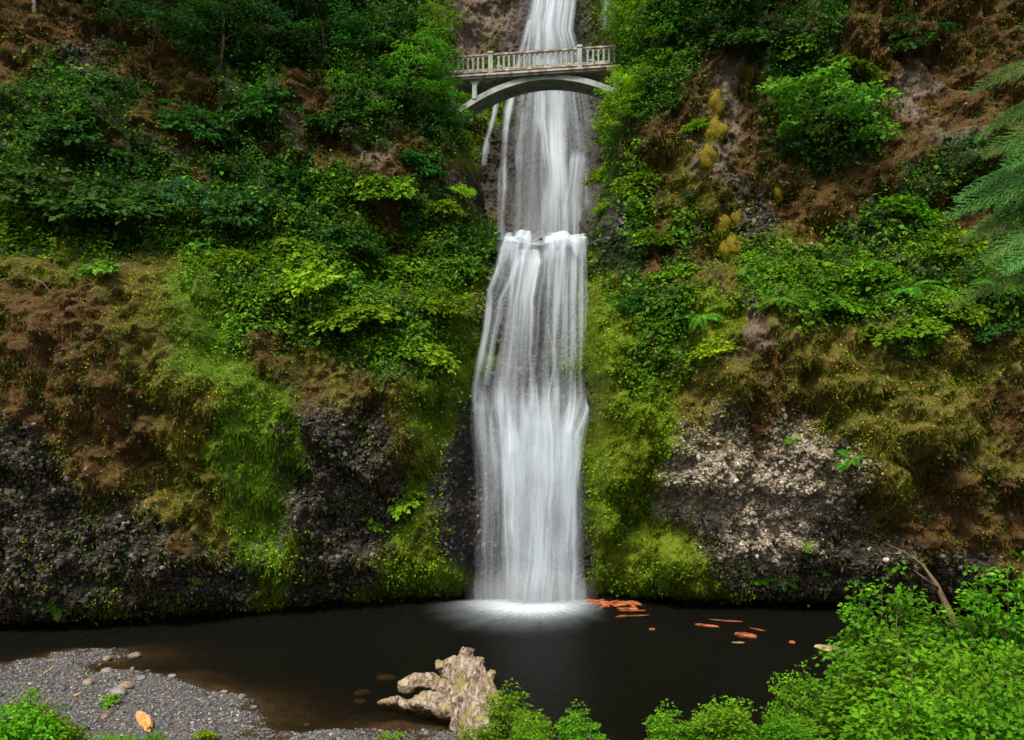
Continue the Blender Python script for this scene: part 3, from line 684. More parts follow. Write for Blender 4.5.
# pool: closed body of brown, tea-dark water
def pool_mat():
    m, nt, out = mat_new('pool water'); t = NT(nt)
    pos = t.n('ShaderNodeNewGeometry').outputs['Position']
    mp = t.n('ShaderNodeMapping', ins={'Vector': pos, 'Scale': (1, .45, 1)})
    b = t.n('ShaderNodeBump', ins={'Height': t.noise(mp.outputs[0], 2.2, 4), 'Strength': .2, 'Distance': .05})
    gl = t.n('ShaderNodeBsdfGlossy', ins={'Color': (1, 1, 1, 1), 'Roughness': .34, 'Normal': b.outputs[0]})
    tp = t.n('ShaderNodeBsdfTransparent', ins={'Color': (.78, .72, .62, 1)})
    fr = t.n('ShaderNodeFresnel', ins={'IOR': 1.33, 'Normal': b.outputs[0]}); fk = t.math('MULTIPLY', fr.outputs[0], .2)    # seen through a polarising filter
    mx = t.n('ShaderNodeMixShader', ins={0: fk, 1: tp.outputs[0], 2: gl.outputs[0]})
    dd = t.n('ShaderNodeBsdfDiffuse', ins={'Color': (.13, .15, .08, 1)}); mx = t.n('ShaderNodeMixShader', ins={0: .016, 1: mx.outputs[0], 2: dd.outputs[0]})
    ab = t.n('ShaderNodeVolumeAbsorption', ins={'Color': (.58, .50, .34, 1), 'Density': 2.2})
    t.l(mx.outputs[0], out.inputs[0]); t.l(ab.outputs[0], out.inputs['Volume']); return m
m_ = MB(); m_.box((0, 34, -1.25), (130, 50, 2.5)); m_.build('pool', pool_mat(), kind='structure')

# foam where the fall strikes the pool, streaming outward
def foam_mat():
    m, nt, out = mat_new('foam'); t = NT(nt)
    uv = t.n('ShaderNodeUVMap'); uv.uv_map = 'UVMap'; dens = t.attr('dens').outputs['Fac']
    sp = t.n('ShaderNodeSeparateXYZ', ins={0: uv.outputs[0]}); v = t.n('ShaderNodeCombineXYZ')
    t.l(t.math('MULTIPLY', sp.outputs[0], 22), v.inputs[0]); t.l(t.math('MULTIPLY', sp.outputs[1], .8), v.inputs[1])
    s = t.noise(v.outputs[0], 1.6, 4, .6)
    al = t.math('MULTIPLY', t.math('ADD', dens, t.math('MULTIPLY', t.math('SUBTRACT', s, .5), t.math('MULTIPLY', dens, 2.2))), 1.0, clamp=True)
    df = t.n('ShaderNodeBsdfDiffuse', ins={'Color': (.70, .79, .90, 1)}); tp = t.n('ShaderNodeBsdfTransparent')
    t.l(t.n('ShaderNodeMixShader', ins={0: al, 1: tp.outputs[0], 2: df.outputs[0]}).outputs[0], out.inputs[0]); return m
cx, cy = PX(531, 46.6), 46.9
nr, na = 50, 160; rr = np.linspace(0, 1, nr)[:, None]; th = np.linspace(0, 2*math.pi, na)[None]
wob = 1+.35*(fbm(np.cos(th)*2.5, np.sin(th)*2.5, 61, 4)-.5)*2
rx = np.where(np.cos(th) < 0, 6.6, 5.2)
X = cx+rr*rx*np.cos(th)*wob; Y = cy+rr*(np.where(np.sin(th) < 0, 9.0, 1.6))*np.sin(th)*wob
core = np.hypot((X-cx)/3.9, np.where(Y < cy, (Y-cy)/4.2, (Y-cy)/1.0))
D = np.clip(.95*sst(1.3, 0, core)**1.3+.30*sst(1, .1, rr)**1.5, 0, 1)*sst(1, .75, rr)
Z = .012+.10*sst(1.2, .2, core)*fbm(X*3, Y*3, 62)
Uv = np.stack([th+rr*0, rr*4+th*0], -1).reshape(-1, 2)
i = np.arange(nr-1)[:, None]*na; j = np.arange(na-1)[None]
link('foam', raw_mesh('foam', np.stack([X, Y, Z], -1).reshape(-1, 3), np.stack([i+j, i+na+j, i+na+j+1, i+j+1], -1).reshape(-1, 4), {'dens': D.ravel()}, smooth=True, mats=[foam_mat()], uv=Uv), kind='structure')

# spray hanging at the foot of the fall
m, nt, out = mat_new('spray'); t = NT(nt)
tc = t.n('ShaderNodeTexCoord').outputs['Object']; ln = t.n('ShaderNodeVectorMath', operation='LENGTH', ins={0: tc})
t.l(t.n('ShaderNodeVolumePrincipled', ins={'Color': (.95, .97, 1, 1), 'Density': t.math('MULTIPLY', t.math('POWER', t.math('SUBTRACT', 1, ln.outputs['Value'], clamp=True), 1.5), .55)}).outputs[0], out.inputs['Volume'])
b = MB(); V, F = ico(); b.add(V, F); o = b.build('spray', m, kind='stuff', label='thin white spray at the foot of the lower waterfall', category='mist')
o.location = (cx, 46.0, .62); o.scale = (4.6, 2.2, 1.9)
# ------------------------------------------------------------------ pebbles of the bank
m, nt, out = mat_new('pebble'); t = NT(nt); v = t.attr('var').outputs['Fac']
c = t.ramp(v, [(0, (.03, .03, .034)), (.5, (.085, .083, .09)), (.8, (.17, .165, .17)), (.93, (.17, .115, .08)), (1, (.42, .40, .37))])
t.l(t.n('ShaderNodeBsdfPrincipled', ins={'Base Color': c, 'Roughness': .6}).outputs[0], out.inputs[0]); M['pebble'] = m
n = 60000; x = RNG.uniform(-25, 2, n); y = RNG.uniform(22, 37.5, n); s = shore_d(x, y)
ok = (s > -.35) & (RNG.random(n) < np.where(s > -.1, .9, .3)) & (np.abs(x) < y*.66); x, y = x[ok], y[ok]; n = len(x)
z = ground_z(x, y); r = RNG.uniform(.022, .05, n)*np.where(RNG.random(n) < .03, 2.2, 1)
P = np.stack([x, y, z+r*.3], -1); Sc = RNG.uniform(.6, 1.3, (n, 1, 3))*np.array([1, 1, .7])
V = (P[:, None]+IV[None]*r[:, None, None]*Sc*(1+RNG.normal(size=(n, 12, 1))*.12)).reshape(-1, 3)
F = (np.arange(n)[:, None, None]*12+IF[None]).reshape(-1, 3)
link('pebbles', raw_mesh('pebbles', V, F, {'var': np.repeat(RNG.random(n), 12)}, smooth=True, mats=[M['pebble']]), kind='stuff', label='grey pebbles of the gravel bank at lower left', category='gravel')
print('ground done', n)
# ------------------------------------------------------------------ arched concrete footbridge
M['concrete'] = simple_mat('weathered concrete', [(.3, (.17, .19, .17)), (.5, (.27, .30, .28)), (.7, (.40, .42, .39))], 1.6, .85, .25, bscale=20)
M['stained'] = simple_mat('rust stained concrete', [(.30, (.15, .09, .06)), (.42, (.24, .17, .12)), (.52, (.32, .31, .28)), (.75, (.38, .39, .37))], 2.2, .85, .3, bscale=20, stretch=(1, 1, .4))
M['rail_cap'] = simple_mat('mossy rail cap', [(.3, (.12, .085, .06)), (.5, (.25, .20, .16)), (.62, (.38, .39, .36))], 2.5, .9, .3, bscale=20)
br = tag(link('footbridge', None), 'pale concrete arch footbridge with a rust stained balustrade in front of the upper waterfall', 'bridge')
br.location = (2.25, 54.05, 34.0); br.rotation_euler = (0, 0, R(-8.2))
HW = 1.1; LB = 9.5
b = MB(); b.box((0, 0, -.14), (2*LB, 2*HW, .26)); b.box((0, -HW-.05, -.08), (2*LB, .12, .12)); b.box((0, HW+.05, -.08), (2*LB, .12, .12)); b.build('deck', M['stained'], br)
ARC = lambda s: -.18-.056*s*s
ss = np.linspace(-8.6, 8.6, 65)
def arc_bar(y0, y1, ztop, zbot, name):
    V = np.concatenate([np.stack([ss, ss*0+yy, zz], 1) for yy, zz in ((y0, zbot), (y1, zbot), (y1, ztop), (y0, ztop))])
    k = len(ss); j = np.arange(k-1); F = np.concatenate([np.stack([a*k+j, a*k+j+1, ((a+1) % 4)*k+j+1, ((a+1) % 4)*k+j], 1) for a in range(4)])
    F = np.concatenate([F, [[0, k, 2*k, 3*k], [4*k-1, 3*k-1, 2*k-1, k-1]]]); link(name, raw_mesh(name, V, F, mats=[M['concrete']]), br)
for yy in (-.85, .45): arc_bar(yy, yy+.4, ARC(ss), ARC(ss)-.34-.012*np.abs(ss), 'arch_rib')
arc_bar(-.449, .449, ARC(ss)-.06, ARC(ss)-.28, 'arch_slab')
for s in (-7.7, -6.2, -4.7, 4.7, 6.2, 7.7):
    for yy in (-.76, .74):
        zt, zb = -.27, ARC(s)-.1
        b = MB(); b.box((s, yy, (zt+zb)/2), (.30, .30, zt-zb)); b.prism([(s-.42, zt-.002), (s-.15, zt-.32), (s+.15, zt-.32), (s+.42, zt-.002)], yy-.14, yy+.14); b.build('spandrel_column', M['concrete'], br)
for side in (-1, 1):
    yy = side*(HW-.06)
    b = MB(); b.box((0, yy, 1.25), (2*LB, .24, .11)); b.box((0, yy, 1.16), (2*LB, .15, .07)); b.build('top_rail', M['rail_cap'], br)
    b = MB(); b.box((0, yy, .17), (2*LB, .18, .10)); b.build('bottom_rail', M['rail_cap'], br)
    posts = [-9.4, -3.55, 2.38, 9.0] if side < 0 else [-9.4, -3.3, 3.1, 9.0]
    for p in posts:
        b = MB(); b.box((p, yy, .65), (.31, .31, 1.30)); b.box((p, yy, 1.35), (.40, .40, .10)); b.box((p, yy, 1.44), (.30, .28, .08)); b.box((p, yy, .62), (.20, .34, .85)); b.build('post', M['concrete'], br)
    me = None
    for p0, p1 in zip(posts[:-1], posts[1:]):
        nb = int(round((p1-p0-.36)/.345)); st = (p1-p0-.36)/nb
        for k in range(1, nb):
            x0 = p0+.18+k*st
            if abs(x0) > 8.8: continue
            if me is None:
                b = MB(); b.box((0, 0, .65), (.12, .13, .86)); b.box((0, 0, .24), (.15, .15, .06))
                a = [(-.055, .96)]+[(-.055-.118*(1-math.cos(q)), .96+.165*math.sin(q)) for q in np.linspace(.3, math.pi/2, 5)]
                a = a+[(-u, v) for u, v in a[::-1]]
                b.prism([a[k2] for k2 in range(len(a))][::-1], -.06, .06); me = b.mesh('baluster', M['concrete'])
            link('baluster', me, br, (x0, yy, 0))
print('bridge')

# ------------------------------------------------------------------ plant builders
rg = np.random.default_rng(5)
def sprays(C, Dr, rad, nl, size, mat, kind='oval', flat=.25, upn=.9, width=.6, var_top=True, fold=.25, droop=.2):
    """leafy sprays: flattish discs of leaves around the centres C"""
    k = len(C); rad = np.broadcast_to(rad, (k,))
    idx = np.repeat(np.arange(k), nl); n = len(idx)
    th = rg.random(n)*2*math.pi; rr = rg.random(n)**.6
    off = np.stack([np.cos(th)*rr, np.sin(th)*rr, rg.normal(size=n)*flat*.6-.22*rr**2], 1)*rad[idx][:, None]
    P = C[idx]+off
    D = off*np.array([1, 1, .4])+Dr[idx]*.35*rad[idx][:, None]+rg.normal(size=(n, 3))*.25*rad[idx][:, None]; D[:, 2] -= .18*rad[idx]
    N = np.array([0, 0, upn])+rg.normal(size=(n, 3))*.38
    z0, z1 = P[:, 2].min(), P[:, 2].max()
    cv = rg.random(k)
    var = np.clip(.45*rg.random(n)+.4*cv[idx]+.12, 0, 1)
    V, F, kk = leaf_geo(P, D, N, rg.uniform(.6, 1.25, n)*size, width=width, kind=kind, fold=fold, droop=droop)
    return V, F, np.repeat(var, kk)
def curve(p0, p1, bend, n=6, wob=.04):
    t_ = np.linspace(0, 1, n)[:, None]; p0 = np.array(p0, float); p1 = np.array(p1, float)
    L_ = np.linalg.norm(p1-p0)
    P = p0+(p1-p0)*t_+np.array(bend)*(4*t_*(1-t_)); P[1:-1] += rg.normal(size=(n-2, 3))*wob*L_; return P
def shrub_proto(mat, nst=9, ncl=70, nl=16, size=.13, shape=(1, 1, .8), rad=.27, kind='quad', seed=0, width=.7):
    """a bushy plant about 1 m in radius growing from the origin along +Z"""
    cs = []
    while len(cs) < ncl:
        v = rnd_unit(1, rg)[0]; v[2] = abs(v[2])*1.0-.12; r = rg.uniform(.45, 1)
        q = v*r*np.array(shape)
        lob = vn(np.array([q[0]*2.2+seed*5]), np.array([q[1]*2.2+q[2]*3]), seed)[0]
        if lob > .38 or rg.random() < .15: q = q*(.75+.5*lob); cs.append(q+np.array([0, 0, .35*shape[2]]))
    cs = np.array(cs); Dr = cs/np.linalg.norm(cs, axis=1)[:, None]
    V, F, va = sprays(cs, Dr, rg.uniform(.6, 1.2, ncl)*rad, nl, size, mat, kind, width=width)
    fol = raw_mesh('foliage', V, F, {'var': va}, mats=[mat])
    b = MB()
    for c in cs[rg.permutation(ncl)[:max(nst, ncl//3)]]:
        b.tube(curve((0, 0, -.25), c, (0, 0, .1), 5), np.linspace(.028, .007, 5), 5)
    return b.mesh('stems', M['twig']), fol
def tree_proto(mat, H=6, spread=3.2, nlimb=14, nl=30, size=.17, rad=.65, lean=(0, 0), kind='oval', low=.3, twigs=4, droop=.25, seed=0, r0=.13):
    """small layered broadleaf: trunk, limbs, crown of flat sprays"""
    top = np.array([lean[0], lean[1], H]); tr = curve((0, 0, -.4), top, (-lean[0]*.25, -lean[1]*.25, 0), 8, .02)
    bt = MB(); bt.tube(tr, np.linspace(r0, r0*.2, 8), 8, wob=.2, seed=seed)
    bl = MB(); C = []; Dd = []
    for k in range(nlimb):
        f = low+(1-low)*(k+.5)/nlimb; base = tr[0]+(tr[-1]-tr[0])*0+np.array([np.interp(f, np.linspace(0, 1, 8), tr[:, a]) for a in range(3)])
        az = k*2.4+rg.normal()*.4; l_ = spread*(1-.55*((f-low)/(1-low))**1.6)*rg.uniform(.65, 1.1)
        d_ = np.array([math.cos(az), math.sin(az), .12+.5*f-droop*.5]); end = base+d_*l_
        P = curve(base, end, (0, 0, .10*l_), 7, .03); bl.tube(P, np.linspace(r0*.38*(1-f*.5), .012, 7), 5)
        for q in range(2+int(l_*1.8)):
            s_ = rg.uniform(.35, 1.02); c = np.array([np.interp(s_, np.linspace(0, 1, 7), P[:, a]) for a in range(3)])
            side = np.cross(d_, UP); side /= np.linalg.norm(side)+1e-9
            e = c+side*rg.normal()*.32*l_*(1.1-.5*s_)+d_*.1+UP*rg.normal()*.12
            e[2] -= droop*.3*abs(rg.normal())
            if q < twigs+3: bl.tube(np.stack([c, (c+e)/2+UP*.05, e]), [.012, .009, .005], 4)
            C.append(e); Dd.append(d_)
    for q in range(5): C.append(top+rg.normal(size=3)*.35); Dd.append(UP)
    C = np.array(C); Dd = np.array(Dd)
    V, F, va = sprays(C, Dd, rg.uniform(.6, 1.2, len(C))*rad, nl, size, mat, kind, flat=.18, width=.75)
    return bt.mesh('trunk', M['bark'], True), bl.mesh('branches', M['bark'], True), raw_mesh('crown', V, F, {'var': va}, mats=[mat])
def frond_mesh(L_=1.0, pairs=20, arch=.55):
    t_ = np.linspace(0, 1, 9); P = np.stack([L_*t_, 0*t_, L_*(arch*1.5*t_-arch*1.75*t_**2)], 1)
    C = []; D = []; S_ = []
    for k in range(pairs):
        f = .08+.9*k/pairs; c = np.array([np.interp(f, t_, P[:, a]) for a in range(3)])
        w = .23*L_*math.sin(math.pi*min(1, f*.82+.14))**.8+.01
        for s_ in (-1, 1): C.append(c); D.append([.45, s_, -.22]); S_.append(w)
    V, F, k = leaf_geo(np.array(C), np.array(D), np.tile(UP, (len(C), 1)), np.array(S_), width=.22, kind='quad')
    b = MB(); b.tube(P, np.linspace(.008, .003, 9), 4, cap=False)
    bv = np.concatenate(b.v); Vv = np.concatenate([V, bv]); Ff = np.concatenate([F, np.concatenate(b.f4)+len(V)])
    return raw_mesh('frond', Vv, Ff, {'var': np.concatenate([np.repeat(rg.random(len(C)), k), np.full(len(bv), .1)])}, mats=[M['fern']])

PR = {}
def get(kind):
    if kind in PR: return PR[kind]
    f = {'bright': lambda: shrub_proto(M['leaf_bright'], ncl=80, nl=13, size=.19, seed=1),
         'bright2': lambda: shrub_proto(M['leaf_bright'], ncl=70, nl=13, size=.21, shape=(1.3, 1.1, .5), seed=2),
         'lime': lambda: shrub_proto(M['leaf_lime'], ncl=75, nl=13, size=.18, shape=(1.1, 1, .8), seed=3),
         'dark': lambda: shrub_proto(M['leaf_dark'], ncl=90, nl=13, size=.19, shape=(1.1, 1.1, .75), seed=4),
         'dark2': lambda: shrub_proto(M['leaf_dark'], ncl=80, nl=13, size=.21, shape=(1.4, 1.1, .6), seed=5),
         'blue': lambda: shrub_proto(M['leaf_blue'], ncl=95, nl=18, size=.11, seed=6),
         'broad': lambda: shrub_proto(M['leaf_maple'], ncl=26, nl=7, size=.30, shape=(1, 1, .6), rad=.35, kind='maple', seed=7),
         'sprig': lambda: shrub_proto(M['leaf_lime'], ncl=22, nl=12, size=.32, shape=(1, 1, .8), rad=.38, seed=8),
         'front': lambda: shrub_proto(M['leaf_front'], ncl=130, nl=26, size=.085, shape=(1.15, 1.15, 1.1), rad=.26, kind='oval', seed=9),
         'front2': lambda: shrub_proto(M['leaf_front'], ncl=120, nl=26, size=.095, shape=(1.25, 1.2, .9), rad=.28, kind='oval', seed=10),
         'fronttall': lambda: shrub_proto(M['leaf_front'], ncl=330, nl=24, size=.10, shape=(1.1, 1.1, 2.4), rad=.26, kind='oval', seed=12),
         'fern': lambda: [frond_mesh(1, 20, .55), frond_mesh(.9, 18, .7), frond_mesh(1.1, 22, .45)],
         }[kind]()
    PR[kind] = f; return f
NAMES = {'bright': 'leafy_shrub', 'bright2': 'leafy_shrub', 'lime': 'leafy_shrub', 'dark': 'dark_shrub', 'dark2': 'dark_shrub', 'blue': 'leafy_shrub', 'broad': 'broadleaf_plant', 'sprig': 'small_plant', 'front': 'near_shrub', 'front2': 'near_shrub', 'fronttall': 'near_shrub', 'fern': 'fern'}
CATS = {'leafy_shrub': 'shrub', 'dark_shrub': 'shrub', 'broadleaf_plant': 'plant', 'small_plant': 'plant', 'near_shrub': 'shrub', 'fern': 'fern'}
FROND_RNG = random.Random(3)
def plant(kind, loc, size, label, axis=(0, 0, 1), squash=1.0, group=None, name=None, cat=None):
    nm = name or NAMES[kind]; o = tag(link(nm, None, loc=loc), label, cat or CATS[nm], group)
    ax = Vector(axis).normalized(); q = ax.to_track_quat('Z', 'Y'); q = q @ Matrix.Rotation(FROND_RNG.uniform(0, 6.28), 3, 'Z').to_quaternion()
    o.rotation_euler = q.to_euler(); o.scale = (size, size, size*squash)
    pr = get(kind)
    if kind == 'fern':
        for k in range(12):
            c = link('frond', pr[k % 3], o); c.rotation_euler = (0, R(-FROND_RNG.uniform(0, 28)), k*2.4+FROND_RNG.uniform(-.3, .3))
    else:
        link('stems', pr[0], o); link('foliage', pr[1], o)
    return o
def on_cliff(kind, px, py, wpx, label, up=.7, squash=1.0, S=None, group=None):
    """wpx: width of the plant in picture pixels"""
    P, n = hit(px, py+wpx*.22, S); size = wpx/2*P[1]/FPX*(1.35 if kind == 'fern' else 1)
    ax = n*(1-up)+UP*up
    return plant(kind, P-n*.1*size, size*.8, label, ax, squash, group)

PL = [
 ('broad', 16, 218, 56, 'pale green plant with large lobed leaves at the left edge of the ledge'),
 ('broad', 100, 264, 50, 'spreading plant with flat pale leaves on the brown moss shoulder'),
 ('broad', 80, 108, 36, 'small pale leaved sapling high on the dark left slope'),
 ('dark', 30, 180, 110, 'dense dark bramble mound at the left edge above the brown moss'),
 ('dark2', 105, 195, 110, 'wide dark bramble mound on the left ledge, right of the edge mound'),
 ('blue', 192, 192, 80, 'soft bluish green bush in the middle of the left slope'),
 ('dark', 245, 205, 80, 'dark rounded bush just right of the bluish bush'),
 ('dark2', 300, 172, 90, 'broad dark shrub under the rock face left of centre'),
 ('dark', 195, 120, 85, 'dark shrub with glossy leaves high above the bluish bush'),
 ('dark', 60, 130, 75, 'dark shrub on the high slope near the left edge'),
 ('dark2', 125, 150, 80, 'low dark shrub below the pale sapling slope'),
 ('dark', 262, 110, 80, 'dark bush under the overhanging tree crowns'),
 ('dark', 336, 120, 80, 'dark bush beneath the left bridge tree, away from the bridge'),
 ('bright', 380, 185, 76, 'mid green shrub below the tree left of the bridge'),
 ('dark', 418, 160, 60, 'dark shrub beside the left gorge wall under the bridge tree'),
 ('lime', 462, 190, 34, 'thin yellow green shrub on the left gorge edge below the bridge'),
 ('bright', 440, 205, 50, 'green shrub on the gorge edge left of the upper waterfall'),
 ('bright2', 300, 232, 100, 'wide bright green shrub in the middle of the left ledge'),
 ('dark', 352, 235, 70, 'darker leafy bush between the bright shrubs of the left ledge'),
 ('bright', 235, 255, 70, 'bright green shrub above the yellow flower streak'),
 ('lime', 302, 280, 84, 'large lime green bush on the shoulder above the rusty moss'),
 ('bright2', 352, 300, 90, 'spreading green shrub on the slope right of the lime bush'),
 ('bright', 398, 262, 74, 'rounded green shrub halfway down the slope to the waterfall'),
 ('lime', 432, 352, 66, 'bright lime bush at the edge of the slope left of the lower waterfall'),
 ('bright', 392, 340, 60, 'green bush just left of the lime bush by the waterfall'),
 ('bright', 448, 300, 54, 'green bush directly above the lime bush by the waterfall'),
 ('bright', 255, 292, 52, 'small bright bush at the top of the grass streak'),
 ('fern', 484, 238, 44, 'fern arching beside the lip of the lower waterfall'),
 ('fern', 462, 262, 44, 'fern on the slope below the fern at the waterfall lip'),
 ('fern', 440, 235, 40, 'fern among the shrubs left of the waterfall lip'),
 ('sprig', 408, 497, 48, 'bright green plant on the dark rock left of the lower waterfall'),
 ('sprig', 369, 518, 36, 'small bright plant hanging on the grey rock, left of the larger one'),
 ('sprig', 152, 400, 14, 'tiny green sprig in the brown moss of the left wall'),
 ('sprig', 285, 408, 24, 'little green plant at the right rim of the grass streak'),
 ('sprig', 283, 575, 16, 'small sprig low on the left rock, beside the moss near the water'),
 ('sprig', 193, 578, 16, 'small green sprig low on the dark left rock above the gravel'),
 ('fern', 85, 622, 40, 'dark fern hanging at the water line in the left corner of the pool'),
 ('fern', 60, 600, 34, 'fern in the shade of the left rock base'),
 ('lime', 603, 172, 44, 'yellow green shrub hanging over the right gorge wall beside the upper waterfall'),
 ('lime', 604, 205, 30, 'small lime shrub on the right gorge wall just above the waterfall lip'),
 ('bright', 640, 178, 60, 'green shrub below the tree right of the bridge'),
 ('bright', 650, 235, 54, 'leafy green bush on the right cliff above the waterfall lip'),
 ('blue', 690, 194, 24, 'small rounded green plant alone on the bare brown rock'),
 ('bright', 700, 122, 34, 'low shrub on the left margin of the bare brown rock strip'),
 ('dark', 636, 300, 50, 'dark shrub on the mossy right flank beside the lower waterfall'),
 ('bright2', 672, 262, 60, 'green shrub spilling over the right flank of the gorge'),
 ('bright', 665, 320, 48, 'bright bush on the moss slope right of the lower waterfall'),
 ('fern', 700, 305, 48, 'fern on the moss slope where the right ledge begins'),
 ('dark2', 735, 30, 70, 'dark shrub at the top of the right cliff, left of centre'),
 ('bright', 805, 42, 60, 'mid green shrub high on the right cliff above the spreading maple'),
 ('bright2', 850, 58, 60, 'loose green shrub high on the right cliff, right of the other high shrub'),
 ('dark', 905, 40, 60, 'dark shrub near the top of the right cliff'),
 ('bright', 905, 205, 70, 'green shrub with drooping leaves on the right cliff below the maple'),
 ('dark', 880, 215, 50, 'dark plant in the recess under the spreading maple'),
 ('lime', 962, 172, 56, 'thin yellow green sapling on the far right cliff'),
 ('bright', 945, 240, 76, 'leafy green shrub above the right end of the ledge'),
 ('fern', 782, 288, 56, 'fern at the left end of the green right ledge'),
 ('bright2', 825, 285, 90, 'low broad leaved shrub in the middle of the right ledge'),
 ('bright', 868, 268, 60, 'taller green shrub behind the ledge plants on the right'),
 ('fern', 905, 275, 64, 'large fern arching over the middle of the right ledge'),
 ('bright2', 900, 315, 80, 'low green shrub on the front lip of the right ledge'),
 ('bright', 955, 305, 60, 'green shrub between the two right ledge ferns'),
 ('fern', 1000, 272, 60, 'fern at the right end of the ledge near the picture edge'),
 ('dark2', 1005, 320, 60, 'dark leafy shrub below the fern at the right edge'),
 ('lime', 712, 345, 56, 'yellow green bush on the moss rib right of the lower waterfall'),
 ('fern', 853, 452, 36, 'fern growing out of the wall right of the pale conglomerate'),
 ('sprig', 792, 440, 22, 'bright little plant above the pale conglomerate'),
 ('fern', 780, 572, 36, 'fern low on the right rock under the pale conglomerate'),
 ('sprig', 758, 580, 22, 'small bright plant beside the low fern on the right rock'),
 ('sprig', 805, 544, 18, 'tiny bright sprig at the bottom edge of the pale conglomerate'),
 ('sprig', 822, 570, 16, 'tiny sprig between the white stones low on the right rock'),
]
for k_, px, py, w_, lab in PL:
    on_cliff(k_, px, py, w_, lab, up=.55 if k_ == 'fern' else .7, squash=.75 if k_ in ('dark2', 'bright2') else .95)
print('plants')

# ---- trees on the cliff tops and beside the bridge
def tree(proto, loc, label, rotz=0, s=1.0, name='maple_tree', tilt=(0, 0)):
    o = tag(link(name, None, loc=loc), label, 'tree'); o.rotation_euler = (tilt[0], tilt[1], rotz); o.scale = (s, s, s)
    link('trunk', proto[0], o); link('branches', proto[1], o); link('crown', proto[2], o); return o
TM = [tree_proto(M['leaf_maple'], 7.5, 3.3, 20, 34, .17, .62, (1.2, -1.2), seed=1), tree_proto(M['leaf_maple'], 7, 3.0, 20, 34, .17, .6, (-.6, -1.0), seed=2)]
TD = [tree_proto(M['leaf_dark'], 8, 4.0, 22, 36, .19, .75, (.5, -2.0), seed=3, low=.25), tree_proto(M['leaf_blue'], 8, 4.2, 22, 36, .18, .8, (-.5, -2.2), seed=4, low=.25)]
M['leaf_vivid'] = leaf_mat('vivid maple leaf', (.04, .20, .02), (.12, .42, .05), (.22, .5, .08), .4, rand=.1)
TS = tree_proto(M['leaf_vivid'], 4.4, 3.9, 16, 24, .28, .62, (-2.6, -2.6), seed=5, low=.4, r0=.10)
TY_ = tree_proto(M['leaf_dark'], 4.5, 2.2, 14, 34, .16, .5, (0, -1.0), seed=6)
def th(px, py, back=.3):
    P, n = hit(px, py); return P-n*back
tree(TM[0], W(405, 165, 50.5), 'bright maple leaning over the left end of the footbridge', 0)
tree(TM[1], W(425, 100, 52.5), 'bright maple standing close behind the left end of the footbridge', 2.1, .85)
tree(TM[0], W(360, 140, 50.8), 'green maple one step left of the footbridge maple', 1.2, 1.0)
tree(TM[1], W(655, 190, 48.2), 'bright green maple growing up past the right end of the footbridge', .4, 1.0)
tree(TM[0], W(668, 110, 47.5), 'tall maple above the right end of the footbridge at the top of the picture', 2.4, .95)
tree(TM[1], W(632, 60, 50.5), 'light green maple behind the right end of the footbridge', 3.4, .8)
TL = tree_proto(M['leaf_lime'], 6.5, 2.8, 20, 36, .16, .55, (-1.0, -1.0), seed=8)
tree(TM[1], W(450, 145, 51.0), 'small maple with sprays hanging over the left foot of the bridge arch', 5.0, .62)
tree(TL, W(624, 165, 47.8), 'yellow green maple hanging in front of the right foot of the bridge arch', .5, .75)
tree(TL, W(690, 60, 47.3), 'yellow green tree at the top edge right of the tall bridge maple', 2.2, .7)
tree(TS, th(838, 178), 'small spreading maple with layered bright leaves on the right cliff face', .0, 1.0)
tree(TD[1], th(150, 75), 'bluish green tree hanging over the top left of the cliff', .6, .9)
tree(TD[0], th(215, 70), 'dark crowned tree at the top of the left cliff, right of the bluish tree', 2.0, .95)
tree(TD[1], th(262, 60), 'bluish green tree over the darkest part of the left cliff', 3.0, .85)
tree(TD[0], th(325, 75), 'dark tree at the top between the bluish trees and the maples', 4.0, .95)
tree(TD[0], th(95, 30), 'dark tree in the top left corner beside the rusty rock', 5.0, .8)
tree(TY_, th(705, 60), 'dark little tree at the top of the right cliff beside the bridge maples', 0, 1.0)
tree(TY_, th(765, 40), 'small dark tree at the top edge above the bare brown rock', 1.6, .9)
tree(TY_, th(915, 60), 'small dark tree at the top edge of the far right cliff', 3.1, .9)

# ---- conifer with drooping sprays at the right edge
def bough_mesh(L_=3.4):
    t_ = np.linspace(0, 1, 12); P = np.stack([-L_*t_, 0*t_,   .35*t_-1.7*t_**2], 1)
    C = []; D = []; S_ = []; b = MB(); b.tube(P, np.linspace(.035, .006, 12), 5)
    for k in range(20):
        f = .10+.90*k/20; c = np.array([np.interp(f, t_, P[:, a]) for a in range(3)])
        for s_ in (-1, 1):
            l2 = 1.15*(1.12-f)*rg.uniform(.6, 1.15)+.12; d2 = np.array([-.75, s_*.85, -.28]); d2 /= np.linalg.norm(d2)
            m2 = int(l2/.055)
            for q in range(m2):
                g = q/m2; cc = c+d2*l2*g+np.array([0, 0, -.25*l2*g*g])
                for s3 in (-1, 1):
                    C.append(cc); dd = d2*.9+np.cross(d2, UP)*s3*.7+np.array([0, 0, -.25]); D.append(dd+rg.normal(size=3)*.12); S_.append(.17*(1.1-g*.6)*rg.uniform(.8, 1.2))
    V, F, k = leaf_geo(np.array(C), np.array(D), np.tile(UP, (len(C), 1))+rg.normal(size=(len(C), 3))*.15, np.array(S_), width=.26, kind='quad')
    bv = np.concatenate(b.v)
    return raw_mesh('bough', np.concatenate([V, bv]), [np.concatenate([F, np.concatenate(b.f4)+len(V)]), np.concatenate(b.f3)+len(V)], {'var': np.concatenate([np.repeat(np.clip(rg.random(len(C)), 0, 1), k), np.full(len(bv), .0)])}, mats=[M['cedar']])
BM = [bough_mesh(3.4), bough_mesh(2.9)]
